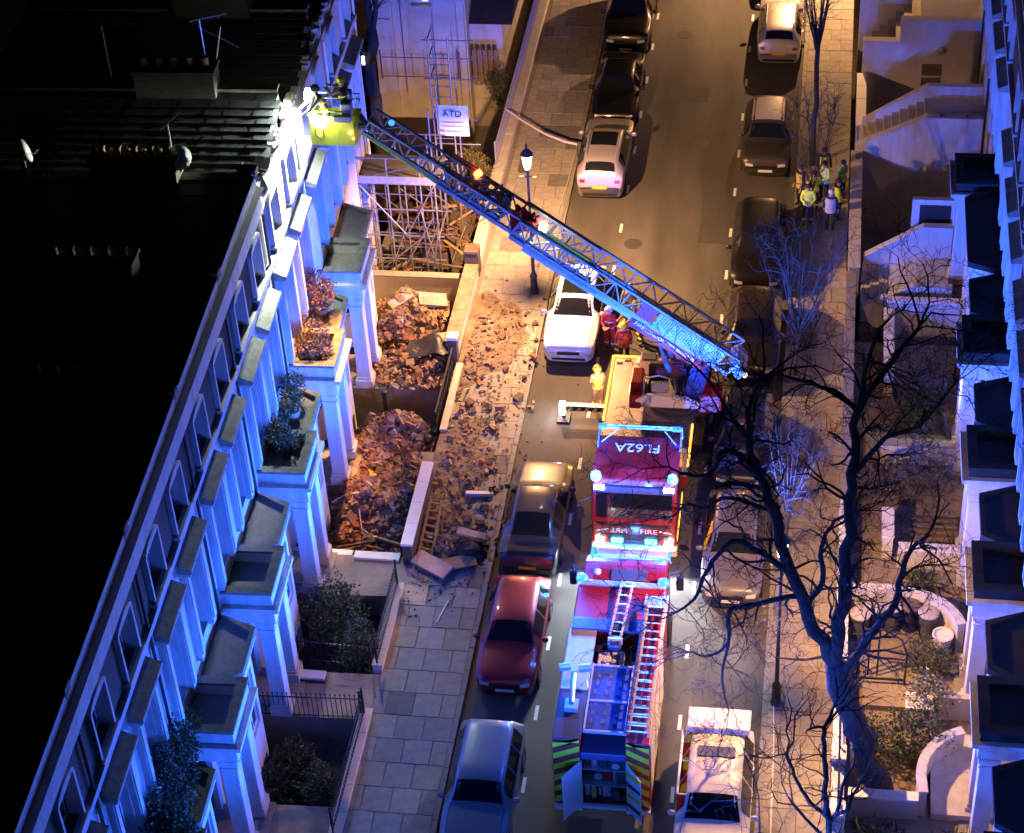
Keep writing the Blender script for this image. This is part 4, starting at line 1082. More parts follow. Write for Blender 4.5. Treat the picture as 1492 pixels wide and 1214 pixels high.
# rear face: chevrons, open doors and stowed kit
for sg, xa, xb in ((-1, A0, A0+.72), (1, A1-.62, A1)):
    rp = MB().box(xa+.01, xb-.01, -17.03, -17.0, .55, 2.98).build('rear_panel', mat('chevron_red', (.30, .03, .02), .5), fe)
    for i in range(6):
        z0 = .62 + i*.42; w = xb-xa-.04
        a, b = (z0, z0+.34) if sg < 0 else (z0+.34, z0)
        pts = [(xa+.02, a), (xb-.02, b), (xb-.02, min(b+.2, 2.96)), (xa+.02, min(a+.2, 2.96))]
        MB().prism(pts, -17.045, -17.03, 'y').build('chevron', YLIVERY, rp)
    MB().box((xa+xb)/2-.1, (xa+xb)/2+.1, -17.06, -17.03, .62, .85).build('tail_light', REDLAMP, fe)
    MB().box(xa, xb, -17.12, -16.9, .42, .55).build('rear_bumper', WHITEP, fe)
    hx = A0+.72 if sg < 0 else A1-.62
    tip = (hx - sg*-.0 + sg*.30, -17.58)
    dr = MB()
    th = math.atan2(-.58, sg*.52)
    px_, py_ = hx, -17.03
    ex, ey = hx + sg*.42, -17.62
    nx, ny = -(ey-py_), (ex-px_); L_ = math.hypot(nx, ny); nx, ny = nx/L_*.03, ny/L_*.03
    dr.prism([(px_, py_), (ex, ey), (ex+nx, ey+ny), (px_+nx, py_+ny)], .62, 2.3, 'z')
    do = dr.build('rear_door', mat('door_pale', (.66, .70, .70), .45), fe)
    for i in range(4):
        s0 = .66 + i*.4
        q = .012 if sg > 0 else -.012
        dd = MB().add([(px_-nx*.3*1, py_-ny*.3, s0), (ex-nx*.3, ey-ny*.3, s0+.3), (ex-nx*.3, ey-ny*.3, s0+.46), (px_-nx*.3, py_-ny*.3, s0+.16)], [(0,1,2,3)])
        dd.build('door_chevron', YLIVERY if i % 2 else DGREY, do)
lk = MB().box(A0+.74, A1-.64, -16.32, -16.29, .68, 2.5).build('rear_locker', mat('locker_grey', (.22, .23, .24), .5), fe)
MB().box(A0+.72, A1-.62, -17.0, -16.3, 2.3, 2.55).build('locker_head', mat('head_blue', (.10, .13, .25), .4, metal=.3), fe, bevel=.02)
MB().box(A0+.72, A1-.62, -17.1, -17.0, .5, .62).build('locker_sill', WHITEP, fe, bevel=.01)
kitm = [GREYP, mat('kit_teal', (.16, .34, .36), .5), DGREY, ALU, mat('kit_yellow', (.5, .45, .08), .6), BLACKP, REDREF]
r2 = random.Random(21)
for zz in (1.25, 1.85): MB().box(A0+.75, A1-.65, -16.95, -16.32, zz, zz+.03).build('locker_shelf', ALU, lk)
for z0, zh in ((.68, 1.2), (1.28, 1.8), (1.88, 2.28)):
    xx = A0+.78
    while xx < A1-.8:
        w = r2.uniform(.10, .24); hh = r2.uniform(.18, zh-z0); yy = -16.95 + r2.uniform(0, .2)
        mk = r2.choice(kitm)
        if r2.random() < .35: MB().cyl((xx+w/2, yy+.1, z0+.01), (xx+w/2, yy+.1, z0+hh), w*.45, n=10).build('stowed_kit', mk, lk)
        elif r2.random() < .4: MB().cyl((xx+w/2, yy, z0+.14), (xx+w/2, yy+.2, z0+.14), min(.13, w*.6), n=12).build('stowed_kit', mk, lk)
        else: MB().box(xx, xx+w, yy, yy+.3, z0+.01, z0+hh).build('stowed_kit', mk, lk, bevel=.01)
        xx += w + .02
# sides: shutters and reflective blocks
for sg in (-1, 1):
    xx = A1 if sg > 0 else A0
    for i in range(3):
        ya = -16.9 + i*1.28
        sh = MB().box(xx+sg*.004, xx+sg*.02, ya, ya+1.16, 1.15, 2.85).build('shutter', ALU, fe)
        for j in range(9): MB().box(xx+sg*.02, xx+sg*.028, ya+.02, ya+1.14, 1.22+j*.18, 1.26+j*.18).build('shutter_slat', GREYP, sh)
    for i in range(8):
        MB().box(xx+sg*.004, xx+sg*.012, -16.95+i*.48, -16.5+i*.48, .78, 1.08).build('reflective_block', YLIVERY if i % 2 else REDREF, fe)
    MB().box(xx+sg*.005, xx+sg*.02, -17.0, -13.1, 2.9, 2.98).build('side_marker_strip', mat('orange_strip', (.55, .25, .08), .5), fe)
for sg in (-1, 1):
    beacon_light('roof_beacon_light', fe, (4.31+sg*1.32, -11.2, 3.35), BEACON_W*.8)
beacon_light('light_bar_light', fe, (4.4, -9.75, 3.35), BEACON_W*.5)
move_point_lights('mast_light', fe, (3.3, -15.0, 4.0), 120, BLUE, .15)
# police van whose beacons light the rear of the engine, waiting just below the view
pv = car('police_van', 'white police van with a roof light bar waiting behind the fire engine', paint('police_white', (.7, .71, .72), 0, .4), 4.4, -25.0, FL, 5.6, 1.98, 2.7, 'van', cat='van', group='emergency vehicles waiting in the road')
pv.location = (0,0,0)
plb = MB().box(-.7, .7, -1.0, -.7, 2.74, 2.9).build('light_bar', BEAC, pv, bevel=.02)
pv.location = (4.4, -25.0, 0)
for dx in (-1.2, 1.2): beacon_light('van_beacon_light', None, (4.4+dx, -23.2, 3.75), BEACON_W*.55, base=.04)

# ------------------------------------------------------------------ street lamps
def street_lamp(label, x, y, power, h=5.65):
    t = thing('street_lamp', label, 'street lamp', (0,0,0), 0, 'lantern topped street lamps')
    MB().lathe((0,0,0), [(.16, .1), (.17, .18), (.13, .24), (.12, .75), (.14, .8), (.10, .9), (.065, 1.0), (.055, 2.2), (.06, 2.25), (.05, 2.3), (.042, h-.62), (.06, h-.58), (.045, h-.5)], 12).build('post', BLACKP, t, smooth=False)
    MB().tube([(-.28, 0, h-.75), (.28, 0, h-.75)], .018, 6).build('ladder_bar', BLACKP, t)
    # lantern: tapered glass between ribs, with a capped roof and a finial
    gl = MB(); n = 6
    gl.lathe((0,0,0), [(.10, h-.42), (.19, h+.12)], n)
    gl.f = [f for f in gl.f if len(f) == 4]; gl.m = gl.m[:len(gl.f)]
    gl.build('lantern_glass', glow('lantern_glow', (1.0, .80, .50), 26.0, .5), t)
    fr = MB()
    for k_ in range(n):
        a = 2*math.pi*k_/n
        fr.beam((.10*math.cos(a), .10*math.sin(a), h-.42), (.195*math.cos(a), .195*math.sin(a), h+.12), .016)
    fr.lathe((0,0,0), [(.05, h-.5), (.11, h-.46), (.11, h-.42)], n)
    fr.build('lantern_frame', BLACKP, t)
    MB().lathe((0,0,0), [(.22, h+.12), (.21, h+.15), (.10, h+.30), (.04, h+.36), (.03, h+.44), (.045, h+.48), (.01, h+.55)], 12).build('lantern_cap', BLACKP, t)
    street_light('lamp_light', t, (0, 0, h-.1), power, WARM)
    t.location = (x, y, 0)
    return t
street_lamp('lit lantern on a black post beside the rubble strewn pavement, left of the ladder', -.54, 5.98, STREET_W*1.3)
street_lamp('lit lantern half hidden by the big leafless tree on the right pavement', 8.62, -12.6, STREET_W*.6, 6.1)
street_lamp('street lamp on the right pavement farther up the street', 8.62, 31.5, STREET_W*1.4, 6.1)
tag(MB().tube([(8.55, -12.5, .16), (8.62, -14, .14), (8.66, -16.5, .14), (8.72, -19, .14)], .018, 6).build('ground_cable', WHITEP), 'thin white line running along the right pavement from the lamp foot', 'cable')

# ------------------------------------------------------------------ boundary walls, railings, gates on the left
def railing(label, p, q, z0, z1, step=.13, m=BLACKP, posts=True, group=None):
    p = Vector((*p, 0)); q = Vector((*q, 0)); d = q-p; L = d.length
    t = thing('railing', label, 'railing', (0,0,0), 0, group)
    for z in (z0+.08, z1-.1): MB().beam((p.x, p.y, z), (q.x, q.y, z), .035, .02).build('rail', m, t)
    bars = MB(); n = int(L/step)
    for i in range(n+1):
        c = p + d*(i/n)
        bars.beam((c.x, c.y, z0), (c.x, c.y, z1), .018).lathe((c.x, c.y, z1), [(.018, 0), (.022, .03), (.003, .09)], 4)
    stuff(bars.build('bars', m, t))
    for i in range(0, 2):
        c = p + d*i
        MB().beam((c.x, c.y, z0-.05), (c.x, c.y, z1+.12), .05).lathe((c.x, c.y, z1+.12), [(.02, 0), (.045, .05), (.01, .1)], 8).build('rail_post', m, t)
    return t
def wall(label, x0, x1, y0, y1, z0, z1, m=STUCCO2, cap=WHITEP, cap_t=.07, ov=.03, cat='wall', name='garden_wall'):
    t = thing(name, label, cat, ((x0+x1)/2, (y0+y1)/2, z0))
    MB().box(x0, x1, y0, y1, z0, z1-cap_t).build('wall_body', m, t, bevel=.008)
    n = max(1, int(max(y1-y0, x1-x0)/.9))
    for i in range(n):
        if y1-y0 > x1-x0: MB().box(x0-ov, x1+ov, y0+(y1-y0)*i/n+.004, y0+(y1-y0)*(i+1)/n-.004, z1-cap_t, z1+rnd.uniform(-.008, .008)).build('coping_stone', cap, t, bevel=.01)
        else: MB().box(x0+(x1-x0)*i/n+.004, x0+(x1-x0)*(i+1)/n-.004, y0-ov, y1+ov, z1-cap_t, z1+rnd.uniform(-.008, .008)).build('coping_stone', cap, t, bevel=.01)
    return t
COP = mat('coping_cream', (.52, .49, .43), .8, noise=.15, nscale=4, bump=.2)
wall('low cream topped plinth along the pavement at the bottom left', -2.72, -2.45, -18.6, -14.0, .0, .36, STUCCO2, COP)
wall('low cream topped plinth beside the dark bushes on the left', -2.74, -2.47, -12.4, -9.0, .0, .36, STUCCO2, COP)
railing('black iron railing behind the bottom left plinth', (-2.62, -18.4), (-2.62, -14.2), .36, 1.15)
railing('black iron railing in front of the dark bushes', (-2.62, -12.3), (-2.62, -9.1), .36, 1.15)
railing('black iron railing along the path beside the palm garden', (-6.2, -14.35), (-2.7, -14.2), .1, 1.0)
railing('blue lit iron railing across the path below the bushes', (-6.1, -12.1), (-2.8, -12.25), .1, 1.0)
wall('white topped wall stub standing between the rubble and the pavement', -2.66, -2.36, -8.0, -4.2, -2.4, .95, BRICKM, WHITEP, .10)
wall('dark pillar wall with a white cap between the rubble and the path', -2.86, -2.56, 1.7, 2.05, -2.4, 1.25, BRICKM, WHITEP, .12, .04)
wall('low cream kerb wall beside the black gate', -2.55, -2.38, -1.9, 1.6, 0, .32, STUCCO2, COP)
wall('wide tan wall along the pavement above the rubble', -3.05, -2.62, 2.2, 6.7, -2.4, .72, STUCCO2, mat('tan_coping', (.25, .195, .135), .9, noise=.3, nscale=4, bump=.4), .1)
wall('square brick pier at the end of the tan wall', -3.1, -2.6, 6.75, 7.25, -2.4, 1.2, BRICKM, OLDWOOD, .1, .03)
wall('long tan plinth along the pavement leading to the top of the view', -3.02, -2.66, 7.4, 33, -2.4, .5, STUCCO2, COP, .08)
railing('lavender lit iron railing on the long plinth at the top left', (-2.95, 13.4), (-2.95, 30), .5, 1.35, .16, mat('iron_grey', (.25, .24, .26), .5))
gt = thing('iron_gate', 'black iron gate leaf hanging beside the white capped pillar', 'gate', (-2.6, -.2, 0))
gb = MB()
for i in range(12): gb.beam((-2.66, -1.85+i*.3, -.3), (-2.66, -1.85+i*.3, 1.0), .022)
gb.build('gate_bars', BLACKP, gt); MB().beam((-2.66, -1.9, 1.0), (-2.66, 1.6, 1.0), .05).beam((-2.66, -1.9, -.2), (-2.66, 1.6, -.2), .05).build('gate_frame', BLACKP, gt)
MB().box(-2.69, -2.675, -1.8, 1.5, -.3, .55).build('gate_sheet', BLACKP, gt)
wall('pale broken garden wall forming a V below the brick pit', -6.2, -4.3, -7.75, -7.5, -2.4, .1, BRICKM, WHITEP, .08)
wall('short white coping slab sloping at the edge of the brick pit', -4.2, -2.8, -7.9, -7.65, -2.4, .22, BRICKM, WHITEP, .08)
wall('white topped garden wall beside the dark bushes and the porch column', -5.6, -4.0, -13.0, -12.75, -2.4, .35, BRICKM, WHITEP, .08)
wall('tan cross wall behind the upper rubble heap', -6.6, -2.95, 6.35, 6.6, -2.4, .35, STUCCO2, CONC, .06)
st = thing('stand_pipe', 'rusty black soil pipe standing in the open lightwell', 'pipe', (-4.75, -.55, -2.5))
MB().cyl((-4.7, -.2, -2.5), (-4.72, -.2, .25), .07).lathe((-4.72, -.2, .25), [(.07, 0), (.11, .02), (.11, .14), (.08, .16)], 10).build('pipe_body', BLACKP, st)
MB().cyl((-5.3, -.2, -2.5), (-5.3, -.2, -.6), .025).cyl((-5.1, -.2, -2.5), (-5.1, -.2, -.7), .025).build('pipe_branch', BLACKP, st)

# ------------------------------------------------------------------ rubble
def hfun(x, y):
    """height of the heap in the front areas"""
    def hump(cx, cy, rx, ry, h): return h*math.exp(-((x-cx)/rx)**2-((y-cy)/ry)**2)
    b = -2.5
    def plat(cx, cy, rx, ry, h): return h*math.exp(-abs((x-cx)/rx)**3-abs((y-cy)/ry)**3)
    lump = .16*math.sin(2.3*x+1.3*y)*math.sin(1.9*y-.8*x+1) + .10*math.sin(4.7*x-3.1*y+2)*math.sin(3.7*x+4.3*y)
    if y < 6.4:
        m = plat(-4.6, 4.3, 2.6, 2.5, 2.65) + hump(-4.5, 4.5, 1.2, .9, .5) + plat(-4.0, -2.6, 2.3, 2.7, 2.66) + hump(-4.3, -1.8, 1.0, .8, .45) + plat(-4.3, -6.0, 2.6, 1.6, 1.7) + hump(-3.2, -5.2, .9, 1.1, .9)
        m = min(m, 2.85) + lump*min(1, m*.6)
    else:
        m = hump(-4.5, 8.5, 1.9, 1.8, 2.1) + hump(-3.8, 11.0, 1.4, 2.0, 2.3) + lump
    return b + min(m, 3.1) + .10*math.sin(5*x+1)*math.sin(4*y) * min(1, m)
def heap(nm, xa, xb, ya, yb, f, n, m, sp=.12):
    nx = int((xb-xa)/sp); ny = int((yb-ya)/sp); vs = []; fs = []
    for j in range(ny+1):
        for i in range(nx+1):
            x = xa + (xb-xa)*i/nx; y = ya + (yb-ya)*j/ny
            vs.append((x, y, f(x, y) + rnd.uniform(-.04, .05)*(.3 if nm == 'brick_dust' else 1)))
    for j in range(ny):
        for i in range(nx):
            a = j*(nx+1)+i; fs.append((a, a+1, a+nx+2, a+nx+1))
    return stuff(MB().add(vs, fs).build(nm, m))
heap('rubble_heap', -6.5, -2.7, -7.4, 6.3, hfun, 0, DIRT)
heap('debris_ground', -7.0, -3.1, 6.7, 14.5, hfun, 0, SOIL)
# brick dust spread over the pavement
def fan(x, y):
    d = math.exp(-((x+2.3)/1.5)**2) * (math.exp(-((y-3.3)/2.0)**2) + .9*math.exp(-((y+3.2)/2.1)**2) + .5*math.exp(-((y+6.6)/1.2)**2))
    return d
pts = []
heap('brick_dust', -2.55, .5, -9, 7, lambda x, y: .055 + .12*min(1, max(0, fan(x, y)*(1+.5*math.sin(3.1*x+2)*math.sin(2.3*y))-.12)/.25) + .16*max(0, fan(x, y)-.3) if x < -.1 else -.09 + .13*min(1, max(0, fan(x, y)-.02)/.12), 0, DIRT, .10)
BRK = [BR1, BR2, BR3, BR4]
bm_ = []
for i in range(10):
    r2 = random.Random(100+i); mb = MB(); L = (.215, .2, .215, .11, .15, .215, .17, .22, .26, .13)[i]; wv = (.1, .11, .1, .1, .1, .1, .13, .17, .14, .1)[i]; hh = (.075, .075, .08, .085, .075, .08, .10, .12, .09, .09)[i]
    vs = [(sx*L/2*r2.uniform(.8, 1.05), sy*wv/2*r2.uniform(.75, 1.08), sz*hh/2*r2.uniform(.85, 1.05)) for sz in (-1, 1) for sx, sy in ((-1,-1),(1,-1),(1,1),(-1,1))]
    mb.add(vs, [(0,3,2,1),(4,5,6,7),(0,1,5,4),(1,2,6,5),(2,3,7,6),(3,0,4,7)])
    bm_.append(mb)
def brick_pos(r):
    while True:
        z = r.random()
        if z < .955:
            x = r.uniform(-6.0, -2.75); y = r.uniform(-7.3, 6.2)
            if x > -2.95 and not (-4.1 < y < -2.0): continue
            hz = hfun(x, y)
            if .2 < y < 2.3 and x < -3.4: 
                if r.random() < .75: continue
            if hz < -2.2 and r.random() < .8: continue
            return x, y, max(hz, .13 if .3 < y < 2.3 else -9) + r.uniform(0, .12)
        x = r.gauss(-1.9, .95); y = r.choice((r.gauss(3.0, 1.5), r.gauss(-3.0, 1.7), r.gauss(-6.5, 1.2), r.uniform(-8, 5)))
        if -2.35 < x < 2.0 and (not (.15 < x < 2.1 and (1.9 < y < 6.9 or -8.5 < y < -3.5))):
            if x > 0 and r.random() < .7: continue
            base = .15 + .16*max(0, fan(x, y)-.3) if x < 0 else .03
            return x, y, base + r.uniform(0, .05)
rb = random.Random(11)
for i in range(290):
    x, y, z = brick_pos(rb)
    mi = rb.choices((0, 1, 2, 3), (5, 4, 2, .9))[0]; j = rb.randrange(10)
    key = ('bk', j, mi)
    if key not in MATS: MATS[key] = mesh_of(bm_[j], 'brick', BRK[mi])
    o = bpy.data.objects.new('brick', MATS[key]); COL.objects.link(o)
    o.location = (x, y, z + .06); o.rotation_euler = (rb.uniform(-.7, .7), rb.uniform(-.7, .7), rb.uniform(0, 6.3))
    o.scale = [rb.uniform(.75, 1.1)]*3
    tag(o, 'loose brick or lump of masonry lying in the rubble below the damaged houses', 'brick', 'loose bricks and lumps of masonry in the rubble')
sb = MB(); r2 = random.Random(12)
from mathutils import Euler
for i in range(8000):
    x, y, z = brick_pos(r2); j = r2.randrange(10); src = bm_[j]
    s = r2.choice((.3, .4, .5, .6, .8, .95, 1.1, 1.5))
    m3 = Matrix.Translation((x, y, z + .02)) @ Euler((r2.uniform(-.7, .7), r2.uniform(-.7, .7), r2.uniform(0, 6.3))).to_matrix().to_4x4() @ Matrix.Scale(s, 4)
    far = y > -7
    sb.add([m3 @ Vector(v) for v in src.v], src.f, r2.choices((0, 1, 2, 3), (6, 4, 3, .8))[0])
stuff(sb.build('brick_rubble', BRK, recalc=False))
r2 = random.Random(44)
fb = MB()
for i in range(1500):
    y = r2.choice((r2.gauss(2.6, 1.9), r2.gauss(-3.2, 2.4), r2.gauss(-7.2, 1.3))); x = -2.35 + abs(r2.gauss(0, 1.3))
    if x > 1.6 or (x > .1 and (2.0 < y < 6.9 or -8.4 < y < -3.6)) or y > 7 or y < -10.5: continue
    base = .125 + (.16*max(0, fan(x, y)-.3) + .06*min(1, max(0, fan(x, y)-.04)/.2) if x < -.15 else 0) if x < .0 else .01
    s_ = r2.choice((.2, .25, .3, .35, .5)); src = bm_[r2.randrange(10)]
    m3 = Matrix.Translation((x, y, base + .015)) @ Euler((r2.uniform(-.5, .5), r2.uniform(-.5, .5), r2.uniform(0, 6.3))).to_matrix().to_4x4() @ Matrix.Scale(s_, 4)
    fb.add([m3 @ Vector(v) for v in src.v], src.f, r2.choices((0, 1, 2, 3), (3, 4, 5, 1.5))[0])
stuff(fb.build('masonry_crumbs', BRK, recalc=False))
# raised beds in the near front gardens
for ya, yb in ((-12.6, -9.0), (-17.3, -14.6), (-22.2, -19.4)):
    struct(MB().box(-5.2, -2.74, ya, yb, -2.5, -.75).build('garden_bed', SOIL))
# larger pieces lying in the rubble
def slab(nm, label, cat, c, size, rot, m):
    o = MB().obox((0,0,0), size, (0,0,0)).build(nm, m, bevel=.015); o.location = c; o.rotation_euler = rot
    return tag(o, label, cat)
slab('coping_block', 'pale rectangular coping block fallen on the upper rubble heap', 'stone block', (-5.0, 4.6, .55), (.9, .35, .22), (.3, -.2, .7), BR4)
slab('coping_block', 'flat pale slab fallen near the middle of the upper rubble heap', 'stone block', (-3.9, 4.7, .55), (1.0, .6, .14), (.2, .25, .3), CONC)
slab('stone_block', 'white stone lump beside the dark cloth on the upper rubble', 'stone block', (-3.1, 2.6, .5), (.7, .4, .3), (.2, .1, .5), BR4)
slab('foam_sheet', 'bright yellow insulation block lying on the dark brick pit', 'insulation block', (-4.25, -3.9, .1), (.55, .38, .2), (.15, .1, .4), mat('foam_yellow', (.72, .5, .10), .8))
slab('door_leaf', 'pinkish wooden panel lying at the foot of the fallen ladder', 'panel', (-1.75, -8.15, .32), (1.25, .55, .10), (.1, .05, -.5), mat('panel_pink', (.44, .30, .26), .7, noise=.15))
slab('board', 'pale broken board beside the fallen panel on the left pavement', 'board', (-1.05, -7.95, .26), (1.2, .5, .05), (.05, .05, .4), TIMBER)
slab('timber_baulk', 'white painted timber lying on the pavement behind the saloon', 'timber', (-.85, -4.75, .2), (.85, .16, .12), (0, .05, .12), WHITEP)
slab('stick', 'thin pale stick lying on the left pavement beside the red car', 'stick', (-1.15, -9.9, .15), (.05, 1.0, .04), (0, 0, -.2), WHITEP)
slab('plaster_piece', 'white plaster piece on a dark lump near the saloon car', 'plaster', (-.75, -6.85, .45), (.9, .25, .08), (.1, .1, -.15), BR4)
o = heap('dark_sacking', -1.3, -.2, -7.9, -6.7, lambda x, y: .1 + .42*math.exp(-((x+.75)/.38)**2-((y+7.3)/.4)**2), 0, mat('sacking', (.05, .04, .035), .95, noise=.3, nscale=8), .08)
tarp = MB(); vs = []; fs = []
for j in range(11):
    for i in range(15):
        u = i/14; v = j/10
        vs.append((-4.4 + 1.7*u, 1.75 + 1.1*v, .25 + .5*math.exp(-((u-.6)/.25)**2)*(1-.6*abs(v-.5)) + .06*math.sin(9*u+4*v)))
for j in range(10):
    for i in range(14): a = j*15+i; fs.append((a, a+1, a+16, a+15))
tag(tarp.add(vs, fs).build('black_tarpaulin', mat('tarpaulin', (.02, .022, .026), .45, bump=.5, bscale=5), smooth=True), 'black crumpled tarpaulin on the rubble beside the white capped pillar', 'tarpaulin')
fld = thing('fallen_ladder', 'pale wooden ladder leaning on the pavement beside the white topped wall stub', 'ladder', (-2.1, -6.7, 0))
mb = MB().beam((-2.28, -7.75, .14), (-2.22, -5.5, .55), .06, .09).build('ladder_stile', TIMBER, fld)
MB().beam((-1.85, -7.85, .14), (-1.88, -5.55, .55), .06, .09).build('ladder_stile', TIMBER, fld)
for i in range(8):
    f = (i+.5)/8
    MB().beam((-2.28+.06*f, -7.75+2.25*f, .14+.41*f), (-1.85-.03*f, -7.85+2.3*f, .14+.41*f), .05).build('rung', TIMBER, fld)
# splintered timbers among the debris behind
r2 = random.Random(31)
for i in range(46):
    x = r2.uniform(-6.6, -3.2); y = r2.uniform(6.9, 13.5); z = max(hfun(x, y), -1.2) + r2.uniform(.0, .4)
    L = r2.uniform(.7, 2.3)
    o = MB().obox((0,0,0), (L, r2.choice((.05, .07, .1)), r2.choice((.04, .06, .09)))).build('splintered_timber', r2.choice((TIMBER, OLDWOOD, OLDWOOD, mat('reddish_timber', (.24, .10, .06), .85))))
    o.location = (x, y, z); o.rotation_euler = (0, r2.uniform(-.5, .5), r2.uniform(0, 3.14))
    tag(o, 'splintered timber lying in the debris under and beside the scaffold', 'timber', 'splintered timbers in the debris beside the scaffold')
for i, (x, y, z, rz) in enumerate(((-4.9, -6.0, -.9, .4), (-4.3, -6.5, -.6, -.5), (-3.7, -6.4, -.4, -.55), (-4.7, -6.8, -.4, .05), (-3.4, -4.4, .0, 1.2))):
    o = MB().obox((0,0,0), (1.9, .06, .08)).build('splintered_timber', OLDWOOD if i % 2 else TIMBER); o.location = (x, y, z); o.rotation_euler = (.1, -.25, rz)
    tag(o, 'broken batten lying across the dark brick pit near the white topped wall stub', 'timber', 'broken battens across the brick pit')
hose = MB().tube([(-5.4, -5.4, .1), (-4.9, -5.0, .2), (-4.5, -5.6, .1), (-4.3, -6.3, -.1), (-4.0, -6.7, .1)], .02, 6)
tag(hose.build('loose_cable', mat('lilac_cable', (.35, .34, .38), .6)), 'loose pale cable looping over the brick pit', 'cable')
tag(MB().box(-5.75, -5.15, -4.36, -4.30, -2.0, -.9).box(-5.72, -5.18, -4.42, -4.36, -1.95, -.95).build('basement_window', BLACKP), 'dark basement window in the pit wall under the porch path', 'window')
# police tape across the left pavement
tp = MB(); P_ = [Vector(p) for p in ((-2.95, 16.4, 1.1), (-2.2, 15.85, .93), (-1.3, 15.1, .88), (-.5, 14.55, .92), (.06, 14.2, 1.02), (-.05, 12.0, .80), (-.2, 9.3, .75), (-.42, 6.2, 1.05))]
for a, b in zip(P_[:-1], P_[1:]): tp.beam(a, b, .012, .09)
tag(tp.build('barrier_tape', mat('tape_pale', (.62, .55, .46), .6)), 'pale barrier tape strung across the left pavement and along the kerb to the lamp', 'tape')
tag(MB().cyl((.06, 14.2, .1), (.06, 14.2, 1.1), .02).build('tape_stake', BLACKP), 'thin stake at the kerb carrying the barrier tape', 'stake')

# ------------------------------------------------------------------ scaffold with banner
sc = thing('scaffold', 'grey tube scaffold standing over the collapsed front beside the banner', 'scaffold', (-5.2, 8.2, 0))
def pole(p, q, m=STEEL, r=.03): MB().cyl(p, q, r, n=8).build('scaffold_tube', m, sc)
for x in (-6.75, -5.7, -4.55, -4.05):
    for y in (7.3, 8.9): pole((x, y, -1.6), (x, y, 4.6 if x < -4.3 else 6.6))
for z in (-.6, .4, 1.4, 2.5, 3.6, 4.6):
    for y in (7.3, 8.9): pole((-6.95, y, z), (-3.85, y, z))
for x in (-6.75, -5.7, -4.05):
    for z in (1.4, 3.6): pole((x, 7.1, z), (x, 9.1, z))
for a, b in (((-6.7, 7.25, 3.5), (-5.2, 7.25, 1.5)), ((-5.2, 7.25, 1.4), (-4.1, 7.25, 3.5)), ((-6.7, 7.25, -.5), (-4.6, 7.25, 1.4)), ((-5.9, 7.25, -.9), (-4.2, 7.25, 2.2)), ((-6.9, 7.25, 3.7), (-4.1, 7.25, 4.5)), ((-4.05, 7.25, -.6), (-4.6, 7.25, 2.5)), ((-4.5, 7.25, -1), (-4.0, 7.25, 2.0))): pole(a, b, r=.024)
for x, y in ((-6.2, 7.3), (-5.1, 7.3), (-6.2, 8.9), (-5.1, 8.9)): pole((x, y, -1.6), (x, y, 3.7), r=.024)
for z in (0, .9, 1.95, 3.1): pole((-6.9, 7.35, z), (-4.0, 7.35, z), r=.02)
for x in (-6.4, -5.3, -4.3): pole((x, 7.3, -1.4), (x+.9, 8.9, .8), r=.02); pole((x, 7.3, 3.4), (x+.6, 8.9, 1.5), r=.02)
for x in (-4.3, -3.6):                              # banner tower
    for y in (9.3, 10.2): pole((x, y, -1), (x, y, 8.2))
for z in (4.0, 5.0, 6.6, 7.4, 8.1):
    pole((-4.5, 9.3, z), (-2.7, 9.3, z), r=.022); pole((-4.3, 9.2, z), (-4.3, 10.3, z), r=.022)
for i in range(5):
    MB().box(-6.95, -3.9, 7.35+i*.31, 7.35+i*.31+.29, 3.68, 3.73).build('scaffold_board', mat('scaffold_board', (.13, .115, .10), .9, noise=.4, nscale=4), sc)
MB().box(-6.95, -3.85, 7.22, 7.26, 3.6, 3.9).build('toe_board', mat('toe_board', (.30, .31, .40), .7, noise=.2), sc)
for i in range(9): MB().tube([(-4.28, 9.32, 4.2+i*.42), (-3.62, 9.32, 4.2+i*.42)], .018, 6).build('access_rung', STEEL, sc)
bn = thing('banner', 'white contractor banner with black letters tied to the scaffold tower', 'banner', (-3.55, 9.2, 5.0))
vs = []; fs = []
for j in range(7):
    for i in range(9):
        u = i/8; v = j/6
        vs.append((-4.17 + 1.12*u, 9.22 - .05*math.sin(3.1*u)*math.sin(2.5*v+.4), 4.38 + 1.22*v))
for j in range(6):
    for i in range(8): a = j*9+i; fs.append((a, a+1, a+10, a+9))
MB().add(vs, fs).build('banner_sheet', mat('banner_white', (.72, .72, .74), .7), bn, smooth=True)
text('banner_lettering', 'ATD', .34, bn, (-3.6, 9.13, 5.30), (R(90), 0, 0), BLACKP)
MB().tube([(-3.92, 9.13, 5.44), (-3.75, 9.13, 5.47), (-3.5, 9.13, 5.47)], .014, 5).build('banner_logo_arc', BLACKP, bn)
MB().box(-3.98, -3.22, 9.13, 9.14, 4.96, 4.985).build('banner_small_print', mat('print_grey', (.3, .3, .34), .7), bn)
MB().box(-3.98, -3.26, 9.13, 9.14, 4.80, 4.82).build('banner_small_print', MATS['print_grey'], bn)
MB().box(-4.0, -3.9, 9.13, 9.14, 4.55, 4.65).box(-3.84, -3.34, 9.13, 9.14, 4.58, 4.62).build('banner_small_print', MATS['print_grey'], bn)

